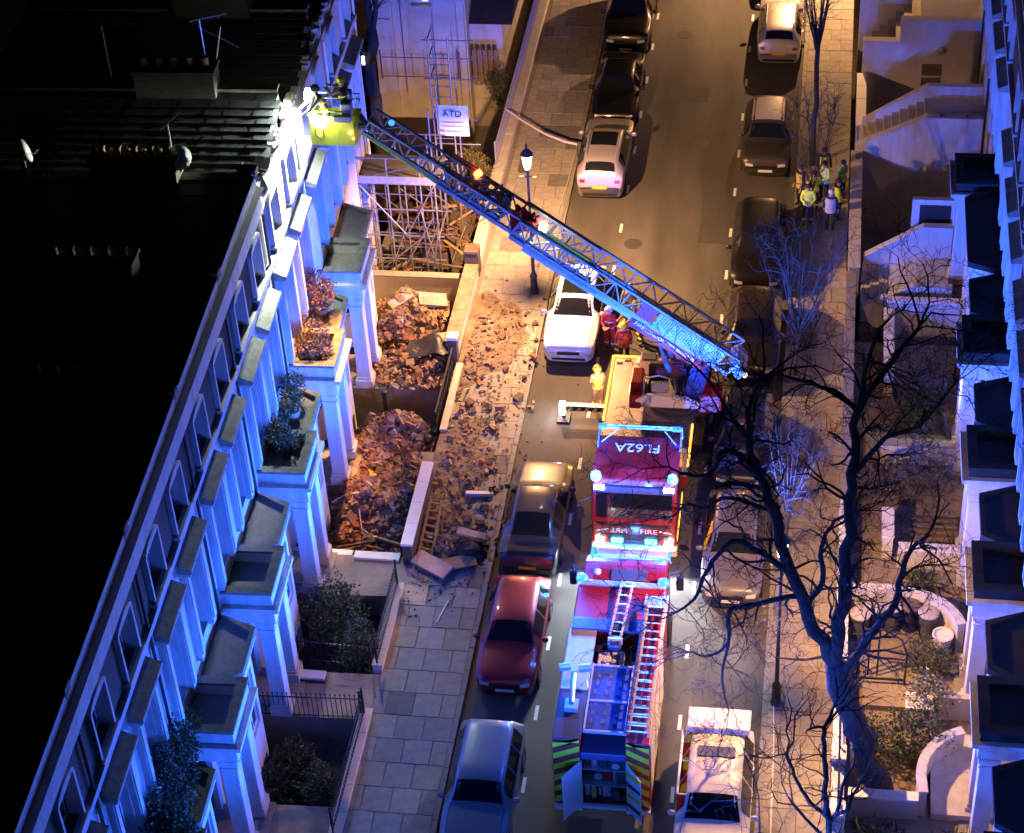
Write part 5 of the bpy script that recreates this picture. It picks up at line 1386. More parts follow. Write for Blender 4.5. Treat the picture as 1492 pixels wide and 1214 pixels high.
# ------------------------------------------------------------------ cream house beyond the gap
ch = thing('cream_house', 'cream rendered house beyond the scaffold with a small lit window', 'house', (-6.7, 22, 0))
mb = MB(); 
mb.box(-8.75, -5.05, 20.3, 29, -2.5, 10); mb.box(-6.35, -5.1, 20.12, 20.3, -2.5, 10)
mb.build('house_wall', STUCCO2, ch)
MB().box(-8.8, -8.0, 20.16, 20.3, -2.5, 10).build('corner_pilaster', STUCCO2, ch)
MB().cyl((-7.6, 20.2, -.5), (-7.6, 20.2, 10), .05).build('downpipe', STUCCO2, ch)
MB().cyl((-5.35, 20.05, -2), (-5.35, 20.05, 10), .045).build('downpipe', STUCCO2, ch)
wf = MB().box(-6.95, -6.45, 20.22, 20.29, 3.6, 4.9).build('window', WHITEP, ch)
MB().box(-6.72, -6.5, 20.205, 20.22, 3.65, 4.85).build('pane', mat('lit_pane', (.8, .7, .5), .4, emit=(1, .85, .6), estr=1.2), wf)
MB().box(-7.1, -6.3, 20.0, 20.29, 3.42, 3.52).build('window_sill', STUCCO2, ch)
MB().box(-5.05, -3.75, 21.0, 29, -2.5, 2.35).build('side_wing', STUCCO2, ch)
MB().prism([(20.8, 2.35), (29, 2.35), (29, 4.6), (22.5, 3.4)], -5.05, -3.3, 'x').build('wing_roof', mat('dark_tile', (.03, .022, .018), .9, noise=.3), ch)
railing('brown iron handrail along the front of the cream house', (-8.5, 19.6), (-5.3, 19.6), .5, 1.55, .6, mat('rust_iron', (.10, .055, .04), .7))
gg = thing('yard_gate', 'tan slatted gate beside the cream house', 'gate', (-4.3, 20.2, 0))
for i in range(5): MB().box(-4.85+i*.22, -4.68+i*.22, 20.05, 20.09, .0, 1.6).build('gate_slat', TIMBER, gg)
MB().box(-4.9, -3.8, 20.1, 20.14, .3, .4).box(-4.9, -3.8, 20.1, 20.14, 1.2, 1.3).build('gate_rail', TIMBER, gg)
tag(MB().box(-8.6, -5.1, 14, 20.0, -2.5, -1.6).build('sunken_yard', SOIL), 'dark sunken yard in front of the cream house', 'yard')
tag(MB().box(-8.10, -8.0, 15.0, 15.05, 3.75, 4.1).build('yard_lamp', mat('cool_lamp', (.8, .8, 1), .3, emit=(.8, .85, 1), estr=6)), 'small cool white lamp glowing in the dark yard between the houses', 'lamp')

# ------------------------------------------------------------------ right hand gardens
def flank(label, prof, y0, y1, cap=True, m=STUCCO):
    t = thing('stair_wall', label, 'stair wall', (12.5, y0, 0))
    MB().prism(prof, y0, y1, 'y').build('wall_body', m, t, bevel=.01)
    top = [p for p in prof if p[1] > -2]
    for a, b in zip(top[:-1], top[1:]):
        if abs(a[0]-b[0]) > .05: MB().prism([a, b, (b[0], b[1]+.06), (a[0], a[1]+.06)], y0-.03, y1+.03, 'y').build('wall_coping', STUCCO, t)
    return t
wall('long white topped front wall of the right gardens, near stretch', 10.2, 10.48, -20, -5.2, -.1, .95, STUCCO2, WHITEP, .07)
wall('long grey topped front wall of the right gardens, middle stretch', 10.2, 10.48, -4.9, 6.8, -2.5, .95, STUCCO2, CONC, .07)
wall('smooth tan front wall of the right gardens beside the police group', 10.25, 10.62, 7.0, 14.4, -2.5, 1.0, STUCCO2, STUCCO2, .07)
wall('cream front wall beside the deep courtyard at the top right', 10.4, 10.72, 16.3, 20.2, -2.5, .9, STUCCO, WHITEP, .08)
for i, (y, l) in enumerate(((-12.95, 'white gate pier on the right front wall, beside the tree fork'), (-15.2, 'white gate pier on the right front wall below the tree trunk'), (-17.1, 'white gate pier at the bottom of the right front wall'))):
    wall(l, 10.14, 10.54, y-.2, y+.2, -.1, 1.25, STUCCO, WHITEP, .1, .05, 'pier', 'gate_pier')
railing('blue lit iron railing between the white piers at the bottom right', (10.34, -16.9), (10.34, -15.4), .95, 1.5)
railing('blue lit iron railing beside the tree fork on the right front wall', (10.34, -15.0), (10.34, -13.2), .95, 1.4)
flank('blue lit stair wall carrying the shadow of a bare tree', [(10.5, -2.5), (15.0, -2.5), (15.0, 2.42), (12.9, 2.42), (10.35, 1.1)], 14.4, 14.7)
sm_ = thing('front_steps', 'wide pale entrance ramp of steps behind the tree shadow wall', 'steps', (12.5, 15.4, 0))
for i in range(9): MB().box(10.5+i*.29, 10.5+(i+1)*.29+.01, 14.72, 16.1, -2.5, .95+.155*(i+1)-.06).build('step', STUCCO2, sm_)
MB().box(13.1, 15.0, 14.72, 16.1, -2.5, 2.3).build('landing', STUCCO2, sm_)
for x, z in ((11.0, 1.35), (12.2, 1.95), (13.4, 2.45), (14.3, 2.45)): MB().lathe((x, 14.55, z), [(.05, 0), (.05, .05), (.02, .08)], 8).build('stud_light', BLACKP, sm_)
flank('low white stair wall with a blue streak beside the deep courtyard', [(10.5, -2.5), (15.0, -2.5), (15.0, 2.75), (12.9, 2.75), (10.6, 1.2)], 16.1, 16.3)
cw = flank('stepped white courtyard wall with a round lamp and a square vent', [(10.55, -2.5), (14.95, -2.5), (14.95, 3.1), (11.94, 3.1), (11.94, 2.15), (10.55, 2.15)], 20.4, 20.7, m=STUCCO2)
MB().lathe((0,0,0), [(.17, 0), (.16, .06), (.08, .12)], 14).xf(Matrix.Translation((13.55, 20.39, 1.85)) @ Matrix.Rotation(R(90), 4, 'X')).build('wall_lamp', mat('frosted', (.4, .38, .33), .3), cw)
for z in (.15, .75): MB().box(12.85, 13.6, 20.37, 20.4, z, z+.5).build('vent', mat('vent_brown', (.14, .11, .085), .8), cw)
st2 = thing('front_steps', 'tan flight of steps rising behind the stepped white wall at the top right', 'steps', (12, 22, 0))
for i in range(8): MB().box(10.6+i*.3, 15, 20.75, 23, -2.5, .6+.3*(i+1)).build('step', STUCCO2, st2)
flank('tan stair wall with a white topped box at the top right corner', [(10.4, -2.5), (15.0, -2.5), (15.0, 3.4), (10.4, 2.6)], 23.6, 23.9, m=STUCCO2)
flank('white stair wall lit blue beside the porch with the standing person', [(10.6, -2.5), (13.7, -2.5), (13.7, 2.15), (12.7, 2.15), (10.75, .85)], 7.75, 7.98)
flank('white stair side wall with a dark square opening', [(10.6, -2.5), (13.7, -2.5), (13.7, 1.1), (12.4, 1.1), (10.75, .2)], 5.75, 5.95)
bo = thing('bin_store', 'white framed dark square recess beside the tall porch column', 'recess', (13, 8.5, 0))
MB().box(12.3, 13.75, 8.3, 8.5, -2.5, 2.95).build('recess_wall', STUCCO, bo); MB().box(12.55, 13.6, 8.27, 8.3, 1.3, 2.75).build('recess_opening', BLACKP, bo)
r1 = thing('front_steps', 'flight of steps climbing to the porch with the standing person', 'steps', (12, 6.8, 0))
for i in range(7): MB().box(10.7+i*.30, 13.6, 5.96, 7.74, -2.5, .1+.12*(i+1)).build('step', STUCCO2, r1)
MB().tube([(12.4, 6.05, 1.0), (13.3, 6.05, 1.85), (13.6, 6.05, 1.85)], .022, 6).build('handrail', BLACKP, r1)
wall('white garden wall with a square end pier below the porch steps', 11.55, 14.0, 5.1, 5.35, -2.5, 1.0, STUCCO, WHITEP, .08)
wall('white inner wall running toward the viewer from the square end pier', 11.5, 11.78, 1.4, 5.05, -2.5, .75, STUCCO2, WHITEP, .08)
wall('thin white wall across the overgrown garden', 11.4, 13.7, -2.2, -1.95, -.1, .9, STUCCO2, CONC, .08)
wall('white wall end catching the light beside the overgrown garden', 11.45, 11.75, -6.6, -5.3, -.1, 1.05, STUCCO, WHITEP, .08)
wall('white garden wall beside the low ladder of battens', 11.9, 13.7, -6.9, -6.65, -.1, .9, STUCCO, WHITEP, .08)
def curved_wall(label, pts, z0, z1, th=.2, m=STUCCO):
    t = thing('curved_wall', label, 'wall', (*pts[0], z0))
    for a, b in zip(pts[:-1], pts[1:]):
        a = Vector((*a, 0)); b = Vector((*b, 0))
        MB().beam((a.x, a.y, (z0+z1)/2), (b.x, b.y, (z0+z1)/2), th, z1-z0).build('wall_segment', m, t)
        MB().beam((a.x, a.y, z1+.03), (b.x, b.y, z1+.03), th+.06, .06).build('wall_coping', STUCCO, t)
    return t
curved_wall('white wall curving round behind the row of bins', [(10.6, -8.75)] + [(11.9 + 1.75*math.sin(a), -10.3 + 1.55*math.cos(a)) for a in [i*.2 for i in range(0, 8)]], -.1, 1.0)
curved_wall('white curved stair wall beside the bottom right porch', [(12.5, -16.2)] + [(14.2 - 1.75*math.cos(a), -15.6 + 1.75*math.sin(a)) for a in [i*.2 for i in range(0, 7)]], -.1, 1.0)
wall('white topped wall across the bottom right garden', 10.6, 12.4, -16.35, -16.1, -.1, .9, STUCCO2, WHITEP, .08)
pl_ = thing('paved_ramp', 'smooth violet lit paving inside the curved white stair wall', 'paving', (14, -15.5, 0))
MB().box(12.75, 15, -16.3, -13.5, -.1, .35).build('paving', STUCCO, pl_)
binc = [mat('bin_grey', (.07, .07, .075), .5), mat('bin_black', (.02, .02, .022), .5)]
LIDM = mat('bin_lid', (.36, .34, .31), .6)
for i, (x, y, l) in enumerate(((10.85, -9.6, 'round dark bin with a yellow tinged lid, first of the row from the street'), (11.25, -9.3, 'round dark bin with a buff lid, second of the row from the street'), (11.75, -9.2, 'round dark bin with a dull lid, under the tree limb'), (12.25, -9.15, 'round dark bin with a brown lid, in the middle of the curved wall'), (12.75, -9.4, 'round dark bin with the palest lid, near the white planter'))):
    b_ = thing('dustbin', l, 'bin', (0,0,0), 0, 'round bins inside the curved wall')
    MB().lathe((0,0,0), [(.22, -.1), (.27, .75), (.29, .78)], 14).build('bin_body', binc[i % 2], b_)
    MB().lathe((0,0,.78), [(.30, 0), (.30, .04), (.2, .09), (.03, .11)], 14).build('lid', LIDM if i != 3 else mat('lid_brown', (.14, .10, .08), .6), b_)
    MB().tube([(-.06, 0, .88), (-.04, 0, .93), (.04, 0, .93), (.06, 0, .88)], .012, 5).build('lid_handle', BLACKP, b_)
    b_.location = (x, y, 0)
pt = thing('planter', 'white planter at the end of the row of bins', 'planter', (13.15, -10.0, 0))
MB().lathe((13.15, -10.0, 0), [(.2, -.1), (.27, .5), (.3, .52), (.3, .58), (.25, .58), (.24, .5)], 14).build('pot', WHITEP, pt)
pg = thing('garden_arch', 'dark iron garden arch standing on the tan paving', 'garden arch', (11.6, -12, 0))
for x in (10.8, 11.1, 11.35): MB().cyl((x, -11.3, -.1), (x, -11.3, 1.9), .025).build('arch_post', BLACKP, pg)
MB().tube([(12.1, -11.6, -.1), (12.1, -11.6, 1.3), (11.95, -11.5, 1.75), (11.5, -11.4, 2.0), (10.8, -11.3, 1.9)], .03, 8).build('arch_hoop', BLACKP, pg)
MB().beam((10.7, -11.6, .3), (12.1, -11.6, .3), .05).build('arch_rail', BLACKP, pg)
bt = thing('garden_table', 'pale square garden table beside the variegated shrub', 'table', (12.4, -13, 0))
MB().box(12.1, 12.85, -12.9, -12.3, .55, .6).build('table_top', WHITEP, bt)
for x in (12.15, 12.8):
    for y in (-12.85, -12.35): MB().box(x-.03, x+.03, y-.03, y+.03, -.1, .55).build('leg', WHITEP, bt)
wall('short pale wall sloping up beside the shrub and the porch column', 13.0, 14.0, -12.6, -12.4, -.1, .8, STUCCO2, COP, .06)
lad = thing('batten_rack', 'low dark frame of battens in the overgrown garden', 'frame', (12.8, -6, 0))
for i in range(4): MB().box(12.0, 13.6, -5.6+i*.25, -5.55+i*.25, .2, .25).build('batten', OLDWOOD, lad)
MB().box(12.0, 12.06, -5.7, -4.7, .1, .2).box(13.54, 13.6, -5.7, -4.7, .1, .2).build('frame_bearer', OLDWOOD, lad)
# glowing doorway
gd = thing('lit_doorway', 'cream glowing doorway under the porch on the right', 'doorway', (15.3, -1.6, 0))
MB().box(14.90, 14.93, -2.1, -1.0, .3, 2.7).build('lit_panel', mat('lit_hall', (.8, .7, .45), .6, emit=(1.0, .78, .42), estr=1.6), gd)
move_point_lights('hall_light', gd, (14.2, -1.57, 2.6), 90, (1, .78, .45), .2)

# ------------------------------------------------------------------ leafless trees
def catmull(pts, n=4):
    P = [Vector(p) for p in pts]; out = []
    for i in range(len(P)-1):
        p0, p1, p2, p3 = P[max(i-1, 0)], P[i], P[i+1], P[min(i+2, len(P)-1)]
        for k_ in range(n):
            t = k_/n
            out.append(.5*((2*p1) + (p2-p0)*t + (2*p0-5*p1+4*p2-p3)*t*t + (3*p1-p0-3*p2+p3)*t**3))
    out.append(P[-1]); return out
def grow(mb, r_, p, d, L, r, depth, droop=.0, kink=.28, spread=(.5, 1.0)):
    n = 5; pts = [p.copy()]; rad = [r]; q = p.copy(); dd = d.normalized()
    for i in range(n):
        dd = (dd + Vector((r_.gauss(0, kink), r_.gauss(0, kink), r_.gauss(0, kink) - droop))).normalized()
        q = q + dd*(L/n); pts.append(q.copy()); rad.append(r*(1-.55*(i+1)/n))
        if depth > 0 and i >= 1 and r_.random() < .78:
            ax_ = dd.orthogonal().normalized(); ax_ = Matrix.Rotation(r_.uniform(0, 6.3), 3, dd) @ ax_
            nd = (dd*math.cos(.8) + ax_*math.sin(r_.uniform(*spread))).normalized()
            grow(mb, r_, q, nd, L*r_.uniform(.45, .75), max(rad[-1]*.66, .007), depth-1, droop, kink, spread)
    mb.tube(pts, rad, 5 if r > .03 else 3, cap=False)
def tree(label, limbs, bark, seed, twig_len=1.6, twig_depth=2, per=1.1, up=.25, droop=0, group=None, name='bare_tree', rt=.42, trunk_n=1):
    r_ = random.Random(seed)
    t = thing(name, label, 'tree', limbs[0][0][0], 0, group)
    tw = MB()
    for li, (pts, ra, rb_) in enumerate(limbs):
        sp = catmull(pts); n = len(sp)
        rad = [ra + (rb_-ra)*i/(n-1) for i in range(n)]
        sp2 = [p + Vector((r_.gauss(0, 1), r_.gauss(0, 1), r_.gauss(0, 1)))*(rad[i]*.30) if 0 < i < n-1 else p for i, p in enumerate(sp)]
        MB().tube(sp2, rad, 10 if ra > .12 else 7).build('trunk' if li < trunk_n else 'limb', bark, t, smooth=True)
        if li >= trunk_n or ra < .1:
            acc = 0
            for i in range(1, n):
                acc += (sp2[i]-sp2[i-1]).length
                while acc > per*.32:
                    acc -= per*.32
                    if r_.random() > .72: continue
                    d = (sp2[i]-sp2[i-1]).normalized(); o_ = Matrix.Rotation(r_.uniform(0, 6.3), 3, d) @ d.orthogonal().normalized()
                    nd = (d*.45 + o_ + Vector((0, 0, up))).normalized()
                    grow(tw, r_, sp2[i], nd, twig_len*r_.uniform(.45, 1.15), max(.016, min(rad[i]*rt, .042)), twig_depth, droop)
            d = (sp2[-1]-sp2[-2]).normalized()
            for q in range(3): grow(tw, r_, sp2[-1], (d + Vector((r_.gauss(0, .4), r_.gauss(0, .4), r_.gauss(0, .3)))).normalized(), twig_len*1.2, max(.012, rb_*.8), twig_depth, droop)
    stuff(tw.build('crown', bark, t, recalc=False))
    return t
A = [(10.07,-15.3,4.68),(9.4,-15.2,6.1),(8.85,-15.1,7.55),(8.4,-15.0,9.38),(8.04,-14.9,10.47),(7.79,-14.8,11.42),(7.77,-14.6,12.29),(8.06,-14.4,12.92)]
tree('big leafless tree leaning over the right pavement with blue lit bark at its fork', [
  ([(11.75,-15.65,-1.0),(11.04,-15.5,1.27),(10.53,-15.4,2.94),(10.07,-15.3,4.68)], .40, .27),
  (A, .19, .045),
  ([(7.79,-14.8,11.42),(7.31,-14.9,12.27),(6.97,-15.1,13.16),(6.5,-15.2,13.9)], .05, .022),
  ([(10.07,-15.3,4.68),(10.19,-15.4,6.83),(10.21,-15.5,9.2),(10.21,-15.5,11.14),(10.22,-15.5,12.98),(10.76,-15.4,14.11),(11.43,-15.3,15.3)], .19, .04),
  ([(10.22,-15.5,12.98),(9.82,-15.3,13.29),(9.12,-15.0,13.34),(8.34,-14.7,13.32)], .075, .028),
  ([(10.22,-15.5,12.98),(10.33,-15.7,14.32),(10.47,-15.9,15.42),(10.79,-16.0,16.07)], .07, .025),
  ([(10.21,-15.5,11.14),(10.86,-15.9,12.55),(11.56,-16.2,13.24),(12.19,-16.4,14.6)], .07, .022),
  ([(10.19,-15.3,4.19),(10.84,-15.5,5.81),(11.38,-15.7,7.23),(11.53,-15.8,8.7),(11.8,-15.9,9.47)], .13, .045),
  ([(8.85,-15.1,7.55),(8.0,-15.2,8.31),(7.43,-15.3,8.58),(6.87,-15.4,7.72),(6.57,-15.5,6.82),(6.13,-15.6,6.4)], .09, .03),
  ([(9.12,-15.2,6.83),(7.88,-15.3,6.49),(7.43,-15.4,6.32),(7.43,-15.5,5.38),(6.98,-15.6,4.95),(6.47,-15.7,5.13)], .075, .025),
  ([(7.43,-15.5,5.38),(7.28,-15.6,4.11),(7.47,-15.7,3.09)], .045, .02),
  ([(8.04,-14.9,10.47),(7.3,-15.0,11.25),(6.91,-15.1,10.56),(6.35,-15.2,10.57),(5.96,-15.3,10.88)], .075, .025),
  ([(8.4,-15.0,9.38),(7.3,-14.7,9.48),(6.8,-14.5,8.93),(6.29,-14.4,8.91),(5.98,-14.3,8.42)], .055, .022),
  ([(9.26,-15.2,6.37),(9.66,-14.9,7.0),(9.6,-14.7,7.96),(9.87,-14.5,8.7),(10.41,-14.4,8.99)], .085, .03),
], BARK, 4, 1.35, 3, .8, .1, rt=.5)
def upright(label, x, y, h, seed, bark, fan=.6, n=9, r=.075, fork=.35, group=None):
    r_ = random.Random(seed)
    limbs = [([(x, y, .05), (x+r_.uniform(-.03, .03), y, h*fork*.5), (x+r_.uniform(-.05, .05), y, h*fork)], r, r*.75)]
    for i in range(n):
        a = 2*math.pi*i/n + r_.uniform(-.2, .2); f = fan*r_.uniform(.35, 1.0)
        z0 = h*fork*r_.uniform(.8, 1.05); L = h - z0
        limbs.append(([(x, y, z0), (x+f*.35*L*.4*math.cos(a)*1.4, y+f*.35*L*.4*math.sin(a)*1.4, z0+L*.35), (x+f*L*.42*math.cos(a), y+f*L*.42*math.sin(a), z0+L*.95)], r*.42, .008))
    return tree(label, limbs, bark, seed+1, h*.16, 1, 1.0, .9, rt=.5)
upright('young leafless street tree with fanned blue lit twigs, beside the chrome edged black car', 8.66, 2.0, 5.1, 51, BARK2, .95, 12, .07, .36)
upright('slim dark leafless tree rising past the top edge behind the police group', 8.82, 14.7, 9.0, 61, BARK, .55, 9, .11, .62)
upright('slim pale leafless tree with forked lilac branches behind the right street lamp', 8.66, -6.9, 4.8, 71, BARK2, .8, 8, .08, .45)
upright('leafless sapling standing close behind the police group', 8.9, 11.2, 4.6, 81, BARK, .8, 9, .05, .3)
tree('pruned leafless tree with dark stubs at the bottom edge of the right pavement', [
  ([(10.0,-20.8,-.1),(10.07,-20.3,3.0),(10.05,-20.2,4.4)], .09, .075),
  ([(10.05,-20.2,4.2),(9.95,-20.2,5.09),(9.86,-20.2,6.74),(9.8,-20.2,7.65)], .075, .05),
  ([(9.97,-20.2,4.6),(9.5,-20.2,5.28),(9.21,-20.2,5.97),(9.01,-20.2,6.77)], .05, .035),
  ([(10.07,-20.2,3.74),(9.62,-20.2,4.31),(9.2,-20.2,4.95)], .05, .03),
  ([(10.0,-20.4,2.5),(9.2,-20.3,3.3),(8.5,-20.2,3.55),(8.4,-20.2,5.16),(8.06,-20.2,6.55)], .035, .012)], BARK, 15, 1.3, 2, 1.6, .5)
tree('leafless climber trained over the garden wall behind the tree trunk', [
  ([(11.6,-3.0,-.1),(11.5,-3.1,.9),(11.9,-3.3,1.3)], .05, .04),
  ([(11.5,-3.1,.9),(12.3,-3.2,1.4),(13.0,-3.4,1.3)], .035, .015), ([(11.5,-3.1,.8),(11.2,-3.6,1.2),(11.6,-4.2,1.5)], .03, .012), ([(11.9,-3.3,1.2),(12.2,-4.1,1.6),(12.9,-4.6,1.7)], .03, .012)], BARK2, 18, 1.0, 2, .8, .2)
tree('leafless garden shrub beside the thin white wall', [([(11.9,1.0,-2.4),(12.0,.9,-.4)], .06, .05),
  ([(12.0,.9,-.5),(12.5,.8,.6),(13.1,.7,1.3)], .04, .015), ([(12.0,.9,-.5),(11.8,.5,.7),(11.9,.2,1.6)], .04, .015), ([(12.0,.9,-.5),(12.4,.2,.5),(13.2,-.3,1.2)], .04, .015)], BARK, 19, 1.2, 2, .7, .4)
tree('dark leafless tree between the terrace end and the cream house', [
  ([(-7.9,15.5,-2.4),(-7.8,15.4,2.0),(-7.7,15.4,5.0)], .30, .2),
  ([(-7.7,15.4,5.0),(-7.9,15.3,8.0),(-8.2,15.2,11.5)], .15, .05), ([(-7.7,15.4,4.6),(-7.2,15.0,7.2),(-7.0,14.8,10.5)], .12, .04), ([(-7.75,15.4,3.4),(-8.5,14.9,5.6),(-9.0,14.6,8.5)], .1, .04)], BARK, 22, 1.6, 2, 1.5, .3)
r2 = random.Random(5)
for i, (x, y, l) in enumerate(((-4.6, 12.4, 'tangle of brown leafless stems below the yellow bush'), (-3.7, 9.9, 'tangle of reddish leafless stems between the scaffold and the tan plinth'))):
    lim = [([(x, y, -1.0), (x, y, -.6)], .04, .03)]
    for q in range(9):
        a = r2.uniform(0, 6.3); lim.append(([(x, y, -.7), (x+.5*math.cos(a), y+.5*math.sin(a), .1), (x+1.1*math.cos(a), y+1.1*math.sin(a), .3+r2.uniform(-.3, .6))], .025, .008))
    tree(l, lim, mat('red_stem', (.17, .085, .05), .9) if i else OLDWOOD, 90+i, .7, 1, .7, .3, name='bare_shrub')

# ------------------------------------------------------------------ leafy shrubs and potted plants
def leaf_cloud(seed, n, rx, ry, rz, size, long=1.8, hollow=.35):
    r_ = random.Random(seed); mb = MB()
    for i in range(n):
        while True:
            v = Vector((r_.uniform(-1, 1), r_.uniform(-1, 1), r_.uniform(-1, 1)))
            if hollow < v.length < 1: break
        lump = .82 + .25*math.sin(4*v.x+seed)*math.cos(5*v.y-seed) + .12*math.sin(9*v.z)
        c = Vector((v.x*rx, v.y*ry, v.z*rz))*lump
        d = (Vector((r_.gauss(0, 1), r_.gauss(0, 1), r_.gauss(.3, 1)))*.8 + v).normalized(); s = size*r_.uniform(.6, 1.3)
        e_ = Matrix.Rotation(r_.uniform(0, 6.3), 3, d) @ d.orthogonal().normalized()
        a = c + d*s*long
        mb.add([c, c + d*s*long*.5 + e_*s*.42, a, c + d*s*long*.5 - e_*s*.42], [(0,1,2,3)], r_.choices((0, 1, 2), (5, 4, 2))[0])
    return mb
def bush(label, x, y, z, rx, ry, rz, mats, seed, n=900, size=.06, name='bush', long=1.8, cat='shrub', group=None, stems=7):
    t = thing(name, label, cat, (0,0,0), 0, group)
    mb = leaf_cloud(seed, n, rx, ry, rz, size, long)
    mb.v = [(v[0], v[1], v[2]+rz) for v in mb.v]
    stuff(mb.build('foliage', mats, t, recalc=False))
    sm = MB(); r_ = random.Random(seed)
    for i in range(stems):
        a = r_.uniform(0, 6.3); sm.tube([(0, 0, 0), (rx*.3*math.cos(a), ry*.3*math.sin(a), rz*.8), (rx*.75*math.cos(a), ry*.75*math.sin(a), rz*1.4)], [.025, .018, .006], 5)
    sm.build('stems', OLDWOOD, t)
    t.location = (x, y, z); return t
YL = [mat('yellow_leaf', (.20, .17, .03), .7), mat('yellow_leaf_dark', (.12, .11, .025), .7), mat('yellow_leaf_pale', (.28, .22, .05), .7)]
bush('round yellow green bush lit by the street lamp behind the ladder', -3.9, 12.9, -.2, .95, 1.0, .85, YL, 1, 2600, .05)
bush('dark spreading bush filling the garden below the brick pit', -4.3, -10.3, -.95, 1.1, 1.15, 1.2, LEAF, 2, 4200, .06)
bush('dark bush against the railing beside the porch column', -3.3, -11.6, -.8, .7, .8, 1.1, LEAF, 3, 1800, .06)
bush('olive twiggy bush behind the dark garden bush', -5.4, -9.1, -1.6, .8, .7, 1.0, LEAF, 4, 1600, .05)
bush('low dark shrub in the bottom left garden', -4.3, -15.6, -.8, .75, .7, .6, LEAF, 5, 1600, .06)
bush('small round shrub beside the bottom left railing', -3.4, -16.5, -.8, .6, .7, .8, LEAF, 6, 1200, .06)
bush('spiky dark palm plant by the white curved garden wall', -4.6, -16.6, -.7, .5, .5, .5, LEAF, 7, 170, .09, long=6.0, stems=2)
bush('pale flowering shrub above the dark bush in the right garden', 12.7, -12.5, .0, .75, .6, .75, [mat('variegated', (.22, .22, .13), .7), LEAF[1], mat('cream_leaf', (.34, .33, .22), .7)], 8, 1500, .055)
bush('olive shrub between the bins and the pale wall', 12.75, -11.0, -.1, .85, .7, .65, [LEAF[1], LEAF[2], LEAF[0]], 9, 2000, .05)
bush('dark violet lit shrub under the big tree', 12.2, -14.1, -.1, 1.15, .75, .9, LEAF, 10, 3000, .055)
bush('dark shrub beside the leaning trunk', 11.0, -13.9, -.1, .6, .6, .7, LEAF, 11, 1300, .055)
bush('spiky plants at the bottom edge of the right garden', 13.3, -17.6, .0, 1.0, .5, .5, LEAF, 12, 260, .08, long=4.5, stems=2)
bush('low spiky plant inside the bottom right wall', 11.5, -17.3, -.1, .9, .5, .45, LEAF, 13, 300, .07, long=4.5, stems=2)
bush('dark hedge behind the inner wall of the middle garden', 12.6, .0, -.1, .9, 1.2, .7, LEAF, 14, 2200, .05)
bush('brown tangled shrub below the thin white wall', 12.5, -3.4, -.1, 1.0, .9, .65, [DRYLEAF[1], LEAF[0], DRYLEAF[0]], 15, 1800, .05)
bush('low green palm like plant beside the bins wall', 12.6, -7.7, -.1, .6, .4, .45, LEAF, 16, 240, .06, long=5, stems=2)
bush('small bush at the base of the white stair wall', 10.95, 6.8, -1.2, .45, .5, .8, LEAF, 17, 700, .05)
bush('reddish brown bush on the front path wall near the pier', 10.85, -4.0, -.1, .5, .8, .7, [DRYLEAF[1], LEAF[0], DRYLEAF[0]], 18, 900, .05)
bush('dark evergreen clump beside the cream house gate', -3.6, 19.0, -.6, .55, .6, 1.1, LEAF, 19, 1200, .055)
def hp_(k, lx, ly):                                  # point on house k of the left terrace
    y0 = -0.3 - DL*k; x0 = -6.5 - TH*y0; lx *= .78
    return (x0 + lx*math.cos(TH) - ly*math.sin(TH), y0 + lx*math.sin(TH) + ly*math.cos(TH))
def pot_plant(label, k, lx, ly, z, r, h, mats, seed, n, size, potm, rx=.3, ry=.3, group='plants on the balconies', long=1.8):
    x, y = hp_(k, lx, ly)
    t = thing('potted_plant', label, 'potted plant', (0,0,0), 0, group)
    MB().lathe((0,0,0), [(r*.72, 0), (r*.95, h*.85), (r*1.05, h*.87), (r*1.05, h), (r*.9, h), (r*.85, h*.9)], 14).build('pot', potm, t)
    mb = leaf_cloud(seed, n, rx, ry, (rx+ry)*.5, size, long)
    mb.v = [(v[0], v[1], v[2]+h+(rx+ry)*.42) for v in mb.v]
    stuff(mb.build('foliage', mats, t, recalc=False))
    MB().tube([(0, 0, h*.8), (.02, 0, h+rx*.6)], [.02, .01], 5).build('stem', OLDWOOD, t)
    t.location = (x, y, z); return t
POTS = [mat('pot_blue', (.03, .05, .16), .3), mat('pot_brown', (.16, .08, .045), .8), mat('pot_dark', (.03, .03, .035), .5), mat('pot_grey', (.30, .29, .28), .7)]
pot_plant('brown leaved plant in a dark pot, wall side of the orange balcony', 1, .45, 1.05, 4.5, .19, .36, DRYLEAF, 31, 420, .05, POTS[2])
pot_plant('brown leaved plant in a blue pot, middle of the orange balcony', 1, .9, 1.0, 4.5, .21, .38, DRYLEAF, 32, 520, .05, POTS[0], .36, .34)
pot_plant('brown leaved plant in a brown pot, outer end of the orange balcony', 1, 1.3, 1.08, 4.5, .20, .34, DRYLEAF, 33, 420, .05, POTS[1])
pot_plant('tall russet plant at the back of the orange balcony', 1, .8, 1.75, 4.5, .2, .36, DRYLEAF, 34, 700, .05, POTS[1], .5, .4)
pot_plant('big russet shrub on the bay roof above the orange balcony', 1, .55, 3.5, 4.46, .24, .4, [DRYLEAF[1], mat('russet_leaf', (.20, .06, .03), .8), DRYLEAF[0]], 35, 1500, .055, POTS[1], .62, .75)
pot_plant('olive plant in a grey pot on the bay roof with the pale rim', 2, .62, 3.3, 4.46, .23, .40, LEAF, 36, 700, .05, POTS[3], .42, .42)
pot_plant('dark plant in a small pot on the bay roof with the pale rim', 2, .3, 2.95, 4.46, .14, .26, LEAF, 37, 300, .05, POTS[2], .25, .25)
pot_plant('olive shrub at the back of the bay roof with the pale rim', 2, .5, 4.1, 4.46, .2, .34, LEAF, 38, 900, .05, POTS[2], .45, .5)
